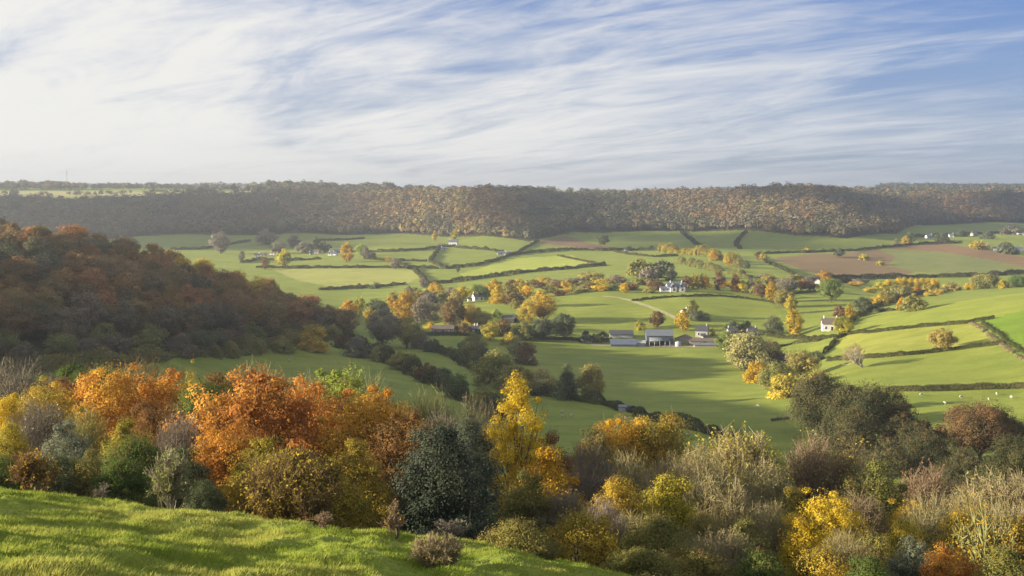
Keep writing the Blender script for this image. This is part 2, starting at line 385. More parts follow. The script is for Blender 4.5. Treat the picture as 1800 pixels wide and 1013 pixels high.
SC.view_settings.view_transform = 'Standard'; SC.view_settings.look = 'None'
SC.view_settings.exposure = 1.8; SC.view_settings.gamma = 1
SC.cycles.use_denoising = True; SC.cycles.use_adaptive_sampling = False
SC.cycles.max_bounces = 6; SC.cycles.diffuse_bounces = 3; SC.cycles.transmission_bounces = 4; SC.cycles.transparent_max_bounces = 4; SC.cycles.volume_bounces = 0
SC.cycles.sample_clamp_indirect = 3

def box_mesh(name, a, b):
    x0, y0, z0 = a; x1, y1, z1 = b
    V = [(x0, y0, z0), (x1, y0, z0), (x1, y1, z0), (x0, y1, z0), (x0, y0, z1), (x1, y0, z1), (x1, y1, z1), (x0, y1, z1)]
    return mk_mesh(name, V, [(0, 3, 2, 1), (4, 5, 6, 7), (0, 1, 5, 4), (1, 2, 6, 5), (2, 3, 7, 6), (3, 0, 4, 7)])
hm, hnt, hout = new_mat('air')
pv = N_(hnt, 'VolumePrincipled'); pv.inputs['Density'].default_value = HAZE = .000155
pv.inputs['Color'].default_value = (.90, .95, 1.0, 1); pv.inputs['Anisotropy'].default_value = .72
hnt.links.new(pv.outputs[0], hout.inputs['Volume'])
zlo = float(VV[:, 2].min()) - 1; xm = float(np.abs(VV[:, 0]).max()) + 5
hz_o = put('haze', box_mesh('haze', (-xm, -25, zlo), (xm, float(VV[:, 1].max()) + 5, 60)), hm)
tag(hz_o, kind='stuff')

# ------------------------------------------------------------------ plant prototypes (1 wide, 1 high; A = height over width)
def tubes(lines, sides=5):
    """lines: list of (points (n,3), radii (n,)) -> verts, quads"""
    Vs, Fs, off = [], [], 0
    ang = np.arange(sides) * 2 * math.pi / sides
    for P, R in lines:
        P = np.asarray(P, float); R = np.asarray(R, float); n = len(P)
        T = np.gradient(P, axis=0); T /= np.linalg.norm(T, axis=1)[:, None] + 1e-9
        ref = np.array([1., 0, 0]) if abs(T[0, 0]) < .8 else np.array([0, 1., 0])
        a = np.cross(T, ref); a /= np.linalg.norm(a, axis=1)[:, None] + 1e-9
        b = np.cross(T, a)
        ring = P[:, None] + R[:, None, None] * (np.cos(ang)[None, :, None] * a[:, None] + np.sin(ang)[None, :, None] * b[:, None])
        Vs.append(ring.reshape(-1, 3))
        i = off + (np.arange(n - 1)[:, None] * sides + np.arange(sides)); j = off + (np.arange(n - 1)[:, None] * sides + (np.arange(sides) + 1) % sides)
        Fs.append(np.stack([i, j, j + sides, i + sides], -1).reshape(-1, 4)); off += n * sides
    return np.concatenate(Vs), np.concatenate(Fs)

def leaf_quads(rng, P, Nn, size, elong=1.5):
    """diamond leaves at P facing Nn"""
    n = len(P)
    Nn = Nn / (np.linalg.norm(Nn, axis=1)[:, None] + 1e-9)
    r = rng.normal(size=(n, 3)); a = np.cross(Nn, r); a /= np.linalg.norm(a, axis=1)[:, None] + 1e-9
    b = np.cross(Nn, a)
    s = size * rng.uniform(.65, 1.35, (n, 1))
    V = np.stack([P - a * s * elong * .5, P + b * s * .5, P + a * s * elong * .5, P - b * s * .5], 1).reshape(-1, 3)
    return V, np.arange(4 * n).reshape(-1, 4)

def rprof(shape, t):
    if shape == 'round':  return .5 * np.sqrt(np.clip(1 - ((t - .60) / .41) ** 2, 0, 1)) ** .85
    if shape == 'spread': return .5 * np.sqrt(np.clip(1 - ((t - .70) / .31) ** 2, 0, 1)) ** .7
    if shape == 'dome':   return .5 * np.clip(1 - t ** 2.4, 0, 1) ** .55 * (.86 + .14 * np.clip(t * 4, 0, 1))
    if shape == 'tall':   return .5 * np.clip(np.sin(math.pi * np.clip((t - .06) / .96, 0, 1) ** .8), 0, 1) ** .6
    if shape == 'cone':   return .5 * np.clip(1 - (t - .05) / .95, 0, 1) ** .75 * np.clip((t - .02) * 12, 0, 1)
    if shape == 'open':   return .5 * np.clip(np.sin(math.pi * np.clip((t - .16) / .86, 0, 1) ** .75), 0, 1) ** .75
    if shape == 'egg':    return .5 * np.clip(np.sin(math.pi * np.clip((t - .10) / .92, 0, 1) ** .85), 0, 1) ** .55
    return .5 * np.ones_like(t)
TB = dict(round=.2, spread=.40, dome=.02, tall=.08, cone=.06, open=.18, egg=.12)

def clumps_of(rng, shape, A, n, cr, hollow=.45):
    tb = TB[shape]
    t = tb + (1 - tb) * rng.random(n * 6); r = rprof(shape, t)
    t = t[rng.random(n * 6) < (r / .5) ** .8 + .03][:n]; n = len(t)
    ph = rng.uniform(0, 2 * math.pi, n)
    lump = .58 + .8 * fbm(np.cos(ph) * 1.7 + 9, np.sin(ph) * 1.7 + t * 3.1 + rng.uniform(0, 50), 5, 2)
    r = np.maximum(rprof(shape, t) - cr * .55, .01) * lump * rng.random(n) ** hollow
    z = np.clip(t - cr / A * .4, 0.02, 1)
    z = z * (1 - .10 * rng.random(n) * (t > .6))
    return np.column_stack([r * np.cos(ph), r * np.sin(ph), z * A])

def crown_mesh(name, seed, shape, A, n, leaves, leaf, cr=.13, hollow=.45, up=.5, out=1.2, flat=.8, elong=1.5, spray=True):
    rng = np.random.default_rng(seed)
    Cc = clumps_of(rng, shape, A, n, cr, hollow); n = len(Cc)
    rad = cr * rng.uniform(.5, 1.4, n)
    if spray:
        m = rng.random(n) < .16
        Cc[m] *= np.array([1.10, 1.10, 1.05]) + rng.uniform(-.02, .09, (m.sum(), 3)); rad[m] *= .55
    k = np.repeat(np.arange(n), (leaves * rng.uniform(.35, 1.65, n)).astype(int))
    d = rng.normal(size=(len(k), 3)); d /= np.linalg.norm(d, axis=1)[:, None]
    P = Cc[k] + d * (rad[k] * (.45 + .6 * rng.random(len(k)) ** .6))[:, None] * np.array([1, 1, flat])
    P[:, 2] = np.maximum(P[:, 2], .0)
    ax = np.column_stack([P[:, 0], P[:, 1], (P[:, 2] - A * .45) * .6])
    Nn = d * out + ax * 1.2 + np.array([0, 0, up]) + rng.normal(size=d.shape) * .55
    s = np.array([1.0 / np.percentile(np.hypot(P[:, 0], P[:, 1]) * 2, 97), 0, A / np.percentile(P[:, 2], 99.7)]); s[1] = s[0]
    P = P * s; Cc = Cc * s
    V, Q = leaf_quads(rng, P, Nn, leaf, elong)
    V[:, 2] /= A
    ct = rng.random(n)
    # the crown's colour drifts in broad patches, then per clump, then per leaf
    patch = fbm(Cc[:, 0] * 2.2 + seed, Cc[:, 2] * 2.2 / max(A, .6) + Cc[:, 1] * 1.3, seed, 2)
    tint = np.clip(.5 + (patch[k] - .5) * 2.0 + (ct[k] - .5) * .8 + (rng.random(len(k)) - .5) * .6, 0, 1)
    return mk_mesh(name, V, Q, {'tint': ('FACE', 'FLOAT', tint)}), Cc

def limb_mesh(name, seed, Cc, A, nl, r0, top=.8, fork=1, low=.12, twist=.05):
    rng = np.random.default_rng(seed + 99)
    L = []
    for s in range(fork):
        az_ = rng.uniform(0, 6.28); lean = .0 if fork == 1 else rng.uniform(.06, .2)
        t = np.linspace(0, 1, 7)
        P = np.column_stack([np.cos(az_) * lean * t ** .8 + rng.normal(0, .012, 7) * t, np.sin(az_) * lean * t ** .8 + rng.normal(0, .012, 7) * t, t * A * top - .03 * A])
        R = r0 * (1 - .85 * t) / (1 if fork == 1 else 1.7) * np.where(t < .05, 1.35, 1)
        L.append((P, R))
    stems = list(L)
    pick = rng.permutation(len(Cc))[:nl]
    for c in Cc[pick]:
        P, R = stems[rng.integers(len(stems))]
        zt = c[2] / (A * top)
        k = np.clip(zt * rng.uniform(.25, .75), low, .92) * 6
        i = int(k); f = k - i
        s = P[i] * (1 - f) + P[min(i + 1, 6)] * f; r = (R[i] * (1 - f) + R[min(i + 1, 6)] * f) * .55
        t = np.linspace(0, 1, 5)[:, None]
        mid = (s + c) / 2 + rng.normal(0, twist, 3) - np.array([0, 0, .04 * A])
        Q = (1 - t) ** 2 * s + 2 * t * (1 - t) * mid + t ** 2 * c
        L.append((Q, r * (1 - .88 * t[:, 0]) + .0012))
    V, Q = tubes(L, 5); V[:, 2] /= A
    return mk_mesh(name, V, Q, smooth=True)

def twig_mesh(name, seed, A, stems=26, sub=14, twig=15, w=.004, spread=1.0, shape='dome', base=.04, curl=.25):
    """a leafless thicket: stems fan from the ground and split twice; ribbons, broad at the foot"""
    rng = np.random.default_rng(seed)
    segs = []
    def grow(p, d, ln, w0, w1, n=3):
        pts = [p]; 
        for k in range(n):
            d = d + rng.normal(0, curl / n, 3) + np.array([0, 0, .10]); d = d / np.linalg.norm(d)
            pts.append(pts[-1] + d * ln / n)
        for k in range(n):
            segs.append((pts[k], pts[k + 1], lerp(w0, w1, k / n), lerp(w0, w1, (k + 1) / n)))
        return pts, d
    for s in range(stems):
        ph = rng.uniform(0, 6.283); rr = math.sqrt(rng.random()) * .5 * spread
        tgt = np.array([math.cos(ph) * rr, math.sin(ph) * rr, 0])
        tgt[2] = A * (1 - (rr / .5) ** 2.6 * .55) * rng.uniform(.80, .98)
        p = np.array([math.cos(ph) * base * rng.random(), math.sin(ph) * base * rng.random(), -.02 * A])
        p = p + np.array([tgt[0], tgt[1], 0]) * .25
        v = tgt - p; ln = np.linalg.norm(v)
        pts, d = grow(p, v / ln, ln * .76, w * 2.6, w * .6, 4)
        for b in range(sub):
            k = rng.uniform(1.2, 4); i = min(int(k), 3); q_ = pts[i] + (pts[i + 1] - pts[i]) * (k - i)
            bd = d + rng.normal(0, .75, 3); bd[2] = abs(bd[2]) + .05; bd /= np.linalg.norm(bd)
            bp, bd = grow(q_, bd, ln * rng.uniform(.16, .34), w * 1.2, w * .6, 2)
            for c in range(twig):
                kk = rng.uniform(.3, 2); i2 = min(int(kk), 1); qq = bp[i2] + (bp[i2 + 1] - bp[i2]) * (kk - i2)
                td = bd + rng.normal(0, .5, 3); td[2] += .15; td /= np.linalg.norm(td)
                e = qq + td * ln * rng.uniform(.06, .15)
                segs.append((qq, e, w * .75, w * .4))
    def over(s): r_ = min(.5, math.hypot(s[1][0], s[1][1])); return s[1][2] > A * (.90 - (r_ / .5) ** 2.6 * .52)
    segs = [s for s in segs if not over(s)]
    a = np.array([s[0] for s in segs]); b = np.array([s[1] for s in segs]); wa = np.array([s[2] for s in segs])[:, None]; wb = np.array([s[3] for s in segs])[:, None]
    t = b - a; r = rng.normal(size=t.shape); n = np.cross(t, r); n /= np.linalg.norm(n, axis=1)[:, None] + 1e-9
    V = np.stack([a - n * wa, a + n * wa, b + n * wb, b - n * wb], 1).reshape(-1, 3)
    s = np.array([1.0 / np.percentile(np.hypot(b[:, 0], b[:, 1]) * 2, 96), 0, A / np.percentile(b[:, 2], 99.5)]); s[1] = s[0]
    V = V * s
    V[:, 2] = V[:, 2] / A
    tips = b[len(b) // 3:] * s
    return mk_mesh(name, V, np.arange(len(V)).reshape(-1, 4), {'tint': ('FACE', 'FLOAT', np.clip(1.15 - wa[:, 0] / (w * 1.6), 0, 1) * rng.uniform(.55, 1, len(a)))}), tips

def twig_leaves(name, seed, tips, A, n, leaf):
    rng = np.random.default_rng(seed)
    P = tips[rng.integers(0, len(tips), n)] + rng.normal(0, .01, (n, 3))
    V, Q = leaf_quads(rng, P, rng.normal(size=(n, 3)) + np.array([0, 0, .6]), leaf)
    V[:, 2] /= A
    return mk_mesh(name, V, Q, {'tint': ('FACE', 'FLOAT', rng.random(n))})

# lod: 0 close (leaf about .13 m on an 8 m crown), 1 middle, 2 wooded spur
KIND = {  # kind: shape, A, clump radius, hollow, forks, limbs, object name, category
 'round':  ('round', 1.05, .15, .40, 1, 16, 'broadleaf_tree', 'tree'),
 'spread': ('spread', .85, .14, .40, 1, 18, 'broadleaf_tree', 'tree'),
 'egg':    ('egg', 1.35, .15, .40, 1, 14, 'broadleaf_tree', 'tree'),
 'tall':   ('tall', 2.6, .20, .45, 1, 10, 'columnar_tree', 'tree'),
 'cone':   ('cone', 1.5, .15, .40, 1, 14, 'conifer_tree', 'tree'),
 'dome':   ('dome', .85, .13, .30, 5, 14, 'shrub', 'shrub'),
 'mound':  ('dome', .60, .13, .30, 5, 14, 'shrub', 'shrub'),
 'bush':   ('dome', 1.1, .14, .35, 4, 14, 'shrub', 'shrub'),
 'open':   ('open', 1.6, .10, .55, 1, 46, 'broadleaf_tree', 'tree'),
 'airy':   ('round', 1.0, .105, .50, 2, 46, 'broadleaf_tree', 'tree'),
}
LOD = {0: (130, 230, .0140), 1: (90, 100, .027), 2: (60, 44, .05)}
AQ = (.5, .65, .85, 1.1, 1.4, 1.8, 2.3, 3.0)
_proto = {}
def proto(kind, lod, var, ratio=None):
    shape, A0, cr, hol, fork, nl, nm, cat = KIND[kind]
    A = min(AQ, key=lambda a: abs(math.log(a / (ratio or A0))))
    key = (kind, lod, var, A)
    if key in _proto: return _proto[key]
    n, lv, lf = LOD[lod]
    sd_ = sum(map(ord, kind)) * 10 + lod * 3 + var + int(A * 20)
    if kind == 'open' and lod == 0: n, lv = 120, 140
    if kind == 'airy' and lod == 0: n, lv = 190, 125
    if kind in ('dome', 'mound', 'bush') and lod == 0: n, lv = 170, 180
    k = max(.8, A ** .7); n = int(n * k); cr = cr * (1 if A < 1.5 else 1.15)
    cme, Cc = crown_mesh('crown', sd_, shape, A, n, lv, lf, cr, hol)
    tme = limb_mesh('trunk', sd_, Cc, A, nl if lod < 2 else 4, {0: .026, 1: .028, 2: .03}[lod] * (1.3 if kind in ('tall', 'open') else 1), fork=fork)
    tw = None
    if lod == 0:
        rng = np.random.default_rng(sd_); m = 1500
        a = Cc[rng.integers(0, len(Cc), m)] + rng.normal(0, .03, (m, 3)); v = a - np.array([0, 0, A * .3]); v = v / (np.linalg.norm(v, axis=1)[:, None] + 1e-6) + rng.normal(0, .45, (m, 3)) + np.array([0, 0, .35])
        v /= np.linalg.norm(v, axis=1)[:, None]; b = a + v * rng.uniform(.03, .11, (m, 1)); nn = np.cross(v, rng.normal(size=v.shape)); nn /= np.linalg.norm(nn, axis=1)[:, None]
        V = np.stack([a - nn * .0018, a + nn * .0018, b + nn * .0009, b - nn * .0009], 1).reshape(-1, 3); V[:, 2] /= A
        tw = mk_mesh('twigs', V, np.arange(len(V)).reshape(-1, 4), {'tint': ('FACE', 'FLOAT', rng.random(m))})
    _proto[key] = (cme, tme, tw); return _proto[key]

BARK = rough_mat('bark', (.10, .085, .065), .9, .45, 3)
PALEBARK = rough_mat('pale bark', (.42, .38, .30), .85, .3, 3)
P_ = dict(hollow=((.060, .068, .032), (.115, .11, .05)), hollowrust=((.085, .08, .036), (.165, .105, .046)), rust=((.18, .085, .036), (.25, .13, .05)), orange=((.36, .16, .03), (.50, .29, .045)), gold=((.40, .245, .022), (.52, .35, .04)),  # the hollow tones hold ridge shade as leaf colour
          yellow=((.48, .33, .025), (.60, .45, .05)), olive=((.165, .155, .045), (.25, .21, .06)), green=((.075, .115, .03), (.12, .155, .04)),
          dark=((.06, .075, .04), (.12, .13, .062)), brown=((.16, .10, .05), (.22, .14, .065)), lime=((0.200, 0.256, 0.040), (0.288, 0.320, 0.064)),
          grey=((.135, .125, .09), (.18, .155, .11)), pale=((.15, .145, .06), (.30, .28, .11)), twig=((.13, .11, .07), (.36, .30, .15)),
          pink=((.12, .09, .065), (.31, .225, .13)), greybrown=((.11, .095, .075), (.24, .20, .145)), greygreen=((0.136, 0.160, 0.104), (0.200, 0.216, 0.144)),
          goldolive=((.20, .17, .035), (.42, .30, .04)), fire=((.33, .135, .034), (.52, .30, .055)), orangegold=((.38, .18, .03), (.52, .36, .05)),
          oliveyellow=((.17, .16, .035), (.46, .36, .045)), holly=((.036, .047, .031), (.075, .086, .060)), white=((0.496, 0.480, 0.416), (0.400, 0.400, 0.320)),
          rustgreen=((.095, .09, .035), (.20, .105, .045)), greenolive=((.135, .145, .045), (.24, .21, .062)))
def lm(c, trans=.4):
    a, b = P_[c]
    return leaf_mat(a, b, .25 if c in ('holly', 'dark') else trans, 0)

def plant_root(nm, label, cat, px, top, w, d, base, group, wide=9):
    if d is None: x, d = hit(px, base)
    else: x = (px - CX) / F * d
    zg = hz(x, d)
    h = (YH - top) / F * d - zg; wm = w / F * d
    h = max(h, 4.0 if d > 300 else .3); wm = max(wm, h / wide)
    r = empty(nm, (x, d, zg), RND.uniform(0, 6.28))
    r.scale = (wm, wm, h)
    tag(r, label, cat, group)
    return r, d, wm, h

def tree(label, px, top, w, d=None, base=None, kind='round', col='olive', lod=None, group=None, bark=BARK):
    shape, A, cr, hol, fork, nl, nm, cat = KIND[kind]
    r, d, wm, h = plant_root(nm, label, cat, px, top, w, d, base, group, 9 if kind in ('tall', 'open', 'egg') else 1.45 * A)
    if d > 250 and ('v_' + col) not in P_ and col not in ('gold', 'yellow', 'orangegold', 'fire', 'rust', 'rustgreen', 'brown', 'hollow', 'hollowrust'): P_['v_' + col] = tuple(tuple(min(.6, v * 1.4) for v in q_) for q_ in P_[col])  # distant trees take lightened colour copies, making up for weak skylight
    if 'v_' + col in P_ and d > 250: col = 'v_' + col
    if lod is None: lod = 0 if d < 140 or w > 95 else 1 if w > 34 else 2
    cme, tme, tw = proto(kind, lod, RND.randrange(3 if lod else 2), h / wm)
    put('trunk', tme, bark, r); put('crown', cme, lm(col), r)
    if tw: put('twigs', tw, lm('dark' if col in ('holly', 'dark') else 'brown', .15), r)
    return r

_tw = {}
def thicket(label, px, top, w, d=None, base=None, col='twig', leafcol=None, nleaf=0, A=.8, dense=1.0, nm='bare_shrub', cat='shrub', group=None, stems=60, wd=.0022, leaf=.016):
    r, d, wm, h = plant_root(nm, label, cat, px, top, w, d, base, group, 1.7)
    A = min(AQ, key=lambda a: abs(math.log(a / (h / wm))))
    key = (round(A, 2), dense, stems, wd, RND.randrange(2))
    if key not in _tw: _tw[key] = twig_mesh('twigs', hash(key) % 9999 if False else int(A * 100) + stems + key[4] * 7, A, stems=int(stems * dense), w=wd)
    me, tips = _tw[key]
    put('twigs', me, lm(col, .15), r)
    if nleaf:
        put('foliage', twig_leaves('foliage', int(px), tips, A, nleaf, leaf), lm(leafcol), r)
    return r

# ------------------------------------------------------------------ foreground wood, from the brow down the bank
P_['birch'] = ((.20, .18, .12), (.25, .225, .13))
# ---- back row
thicket('grey brown leafless thicket standing behind the yellow bushes, below the wooded spur', 25, 640, 210, 125, col='greybrown', A=.6)
tree('small dark green tree beside the first orange tree and the bare thicket', 152, 644, 62, 118, kind='round', col='green')
tree('bright orange tree with yellow lower leaves, rising behind the pale clematis bushes', 192, 644, 100, 92, kind='airy', col='orangegold')
tree('low orange tree just uphill of the small dark green tree', 130, 668, 92, 98, kind='round', col='rust')
thicket('thin brown tree half bare with orange leaves between two orange trees', 250, 642, 130, 102, col='brown', A=1.1, leafcol='fire', nleaf=2600)
tree('orange crowned tree with yellow top next to the shaded field edge', 292, 655, 88, 96, kind='airy', col='orange')
tree('golden yellow tree touching the orange crown, in front of the dark field', 338, 652, 66, 92, kind='open', col='gold')
tree('dark olive rounded tree just below the golden yellow one', 362, 672, 110, 84, kind='round', col='green')
tree('small orange topped tree behind the dark olive one', 402, 655, 64, 105, kind='round', col='rust')
thicket('olive brown twiggy tree with thin tops against the shaded field', 446, 650, 130, 112, col='pale', A=1.1, leafcol='olive', nleaf=1800)
tree('lime green tree poking up between the two big orange beeches', 590, 650, 104, 106, kind='airy', col='lime')
thicket('pale slender bare tree beside the lime green one', 545, 668, 80, 110, col='twig', A=1.3, leafcol='rust', nleaf=1200)
thicket('tall pale leafless tree right of the lime green tree', 650, 668, 90, 118, col='pale', A=1.2)
thicket('pale bare tree with upright twigs above the second orange beech', 752, 690, 110, 120, col='pale', A=1.1)
thicket('grey bare tree between the dark hollies and the shaded field', 832, 712, 110, 122, col='twig', A=1.0, leafcol='olive', nleaf=700)
thicket('low brown thicket under the pale bare tree, behind the holly', 775, 728, 110, 100, col='greybrown', A=.9, leafcol='olive', nleaf=1500)
# ---- left flank
tree('yellow leaved bush at the frame edge beneath the grey thicket', 12, 700, 96, 80, kind='bush', col='yellow')
tree('yellow green tree with pale top in front of the grey thicket', 72, 672, 120, 86, kind='airy', col='oliveyellow')
thicket('bush topped with white seed heads of clematis, below the yellow green tree', 66, 708, 150, 66, col='greybrown', A=.7, leafcol='white', nleaf=1300, nm='shrub')
tree('grey green shrub under the white clematis bush', 118, 742, 130, 62, kind='dome', col='greygreen')
thicket('pale twiggy shrub with white fluff and yellow leaves', 150, 720, 120, 72, col='pale', A=.8, leafcol='oliveyellow', nleaf=2400, nm='shrub')
tree('yellow green bush directly beneath the bright orange tree', 222, 738, 130, 70, kind='dome', col='oliveyellow')
tree('rust brown bush right of the bright orange tree', 272, 712, 120, 78, kind='round', col='rust')
thicket('grey leafless bush in the gap left of the big orange beech', 318, 732, 110, 66, col='greybrown', A=.9, leafcol='brown', nleaf=500)
tree('olive bush filling the foot of the gap before the big orange beech', 372, 720, 110, 76, kind='dome', col='brown')
tree('dark green bush below the rust brown bush', 232, 770, 150, 56, kind='dome', col='green')
tree('gold tipped low bush at the frame edge above the grass', 18, 745, 110, 58, kind='bush', col='goldolive')
tree('dark green shrub hugging the grass edge, left of the dry little bush', 5, 800, 110, 48, kind='dome', col='green')
tree('dark shrub behind the little bush with orange leaves', 95, 800, 120, 50, kind='dome', col='dark')
tree('grey green shrub between the dark shrub and the pale sapling', 160, 792, 100, 50, kind='dome', col='greenolive')
tree('olive shrub just left of the pale many stemmed sapling', 215, 806, 110, 49, kind='dome', col='green')
tree('dark green shrub in deep shade behind the pale sapling', 318, 790, 120, 52, kind='dome', col='dark')
tree('dark shrub at the grass edge right of the pale sapling', 356, 845, 80, 46, kind='dome', col='dark')
thicket('little bare bush with a few orange leaves at the grass edge', 50, 792, 100, 41, col='brown', A=.7, leafcol='gold', nleaf=520, stems=14, wd=.006, leaf=.03)
s_ = thicket('pale many stemmed sapling with thin yellow green leaves at the grass edge', 295, 786, 84, 41, col='birch', A=1.35, leafcol='lime', nleaf=900, stems=11, wd=.007, leaf=.03, nm='sapling', cat='sapling')
# ---- the two beeches and what grows round them
tree('large flaming orange beech, the biggest crown on the bank', 452, 652, 262, 74, kind='airy', col='fire')
tree('lower orange limb tree sweeping over the shade, beside the big beech', 404, 742, 150, 64, kind='airy', col='orange')
tree('rust orange tree behind the biggest beech, right of its top', 540, 668, 150, 80, kind='airy', col='fire')
tree('second orange beech with golden top, above the dark holly', 655, 686, 180, 76, kind='airy', col='orangegold')
tree('deep rust tree between the golden topped beech and the holly', 715, 725, 80, 72, kind='airy', col='rust')
tree('golden olive bush in front of the biggest beech', 470, 772, 180, 57, kind='dome', col='goldolive')
thicket('brown twiggy bush at the grass edge below the biggest beech', 510, 795, 210, 50, col='brown', A=.8, leafcol='goldolive', nleaf=5200, nm='shrub')
tree('gold leaved bush left of the dark holly', 625, 775, 140, 58, kind='dome', col='goldolive')
tree('olive gold bush down by the grass, left of the holly foot', 600, 845, 120, 50, kind='dome', col='oliveyellow')
tree('orange leaved low bush beneath the sweeping orange limb tree', 412, 845, 90, 50, kind='dome', col='orangegold')
tree('large dark grey green holly, rounded to the ground', 776, 752, 212, 50, kind='dome', col='holly')
tree('second dark holly peering over the right shoulder of the large one', 826, 736, 118, 62, kind='bush', col='holly')
# ---- middle of the bank
tree('slender bright yellow tree with a bare lower trunk and ragged top', 908, 660, 128, 84, kind='open', col='yellow')
tree('low yellow bush at the foot of the slender yellow tree', 962, 790, 100, 72, kind='dome', col='gold')
tree('small reddish bush behind the low yellow bush', 965, 765, 60, 110, kind='dome', col='rust')
tree('dark olive bush right of the large holly', 925, 832, 150, 60, kind='dome', col='greenolive')
tree('shaded olive bush at the bank foot below the dark olive one', 905, 915, 150, 47, kind='dome', col='olive')
thicket('grey brown bare bush between the low yellow bush and the field maple', 1035, 782, 130, 82, col='greybrown', A=.8, leafcol='olive', nleaf=900)
tree('olive bush just left of the yellow field maple', 1046, 757, 78, 120, kind='dome', col='olive')
tree('yellow field maple standing clear against the shaded pasture', 1093, 735, 112, 124, kind='airy', col='gold')
tree('dull gold tree leaning on the yellow field maple', 1152, 731, 94, 126, kind='round', col='oliveyellow')
thicket('buff twiggy bush under the yellow field maple', 1110, 800, 150, 88, col='twig', A=.8, leafcol='goldolive', nleaf=1600)
tree('gold and olive bush below the buff twiggy bush', 1085, 842, 130, 66, kind='dome', col='goldolive')
tree('olive bush with gold leaf tips right of the gold and olive bush', 1172, 838, 150, 68, kind='dome', col='oliveyellow')
tree('olive bush in shade below the gold and olive bush', 1020, 900, 160, 50, kind='dome', col='goldolive')
tree('mossy green bush deep on the bank, below the gold tipped bush', 1150, 905, 160, 54, kind='dome', col='greenolive')
thicket('grey bare bush among the mossy green bushes', 1060, 880, 110, 56, col='greybrown', A=.9, leafcol='olive', nleaf=900)
tree('olive green bush where the grass slope leaves the picture', 1130, 965, 150, 44, kind='dome', col='greenolive')
# ---- right of the bank
thicket('broad buff twiggy crown with a greenish middle, highest of the bare crowns', 1290, 762, 210, 100, col='twig', A=.8, leafcol='oliveyellow', nleaf=11560)
thicket('buff bare crown in front of the broad twiggy one', 1225, 790, 140, 92, col='twig', A=.9, leafcol='pale', nleaf=10540)
thicket('pinkish brown bare crown next to the broad buff one', 1430, 772, 150, 104, col='pink', A=.8, leafcol='pale', nleaf=8500)
thicket('pinkish twiggy crown with yellow green edge before the dark trees', 1500, 785, 130, 104, col='pink', A=.8, leafcol='oliveyellow', nleaf=9520)
tree('olive green rounded crown sloping down behind the gold bushes', 1545, 812, 150, 98, kind='dome', col='greenolive')
thicket('low reddish brown thicket below the dark trees', 1635, 826, 150, 112, col='pink', A=.7, leafcol='brown', nleaf=8500)
thicket('buff green tinged crown under the broad buff one', 1335, 822, 160, 84, col='twig', A=.8, leafcol='pale', nleaf=13600)
thicket('large pale twiggy crown at the frame edge, right of the reddish thicket', 1765, 838, 210, 84, col='twig', A=.8, leafcol='pale', nleaf=10540)
thicket('pale bare crown in front of the large pale twiggy one', 1700, 868, 140, 76, col='twig', A=.9, leafcol='goldolive', nleaf=9520)
tree('olive bush below the pinkish crowns', 1500, 850, 150, 80, kind='dome', col='olive')
thicket('purplish bare bush left of the brightest gold tree', 1310, 872, 130, 74, col='pink', A=.9, leafcol='pale', nleaf=9520)
tree('gold green bush behind the brightest gold tree', 1395, 860, 100, 76, kind='dome', col='oliveyellow')
tree('brightest gold tree low on the bank, below the pinkish crowns', 1452, 868, 92, 68, kind='airy', col='yellow')
tree('dull gold bush at the foot of the brightest gold tree', 1412, 915, 130, 60, kind='dome', col='gold')
tree('dark olive bush left of the dull gold bush', 1310, 915, 150, 60, kind='dome', col='greenolive')
tree('mossy dark bush above the dry brambles, left of the dark olive bush', 1235, 905, 130, 62, kind='dome', col='greenolive')
tree('shaded bush at the picture foot, below the mossy dark bush', 1215, 960, 160, 50, kind='dome', col='olive')
tree('shaded green bush at the picture foot, below the dark olive bush', 1330, 968, 150, 50, kind='dome', col='green')
tree('yellow leaved bush in the row right of the brightest gold tree', 1602, 885, 120, 76, kind='airy', col='gold')
tree('olive and yellow bush between the two gold bushes', 1535, 890, 110, 74, kind='dome', col='oliveyellow')
tree('dark olive bush under the olive and yellow one', 1530, 938, 120, 60, kind='dome', col='greenolive')
tree('grey green willow bush at the picture foot', 1602, 948, 110, 57, kind='dome', col='greygreen')
tree('low gold bush above the grey green willow bush', 1590, 915, 110, 66, kind='dome', col='oliveyellow')
tree('small red and orange tree at the picture foot beside the willow bush', 1668, 962, 110, 55, kind='airy', col='fire')
tree('olive gold bush above the small red and orange tree', 1690, 905, 130, 66, kind='dome', col='goldolive')
thicket('pale stemmed young birch with yellow leaves near the frame edge', 1735, 888, 110, 60, col='pale', A=1.3, leafcol='gold', nleaf=2040, stems=8, wd=.008, leaf=.022, nm='sapling', cat='sapling')
tree('gold bush at the frame edge below the pale twiggy crowns', 1790, 915, 120, 60, kind='dome', col='goldolive')
tree('dark bush at the bottom corner under the gold bush', 1770, 965, 150, 52, kind='dome', col='greenolive')
tree('dull gold bush at the very foot, between the two shaded bushes', 1440, 965, 150, 50, kind='dome', col='oliveyellow')
tree('dull green bush at the picture foot, right of the dull gold one', 1530, 980, 130, 48, kind='dome', col='green')

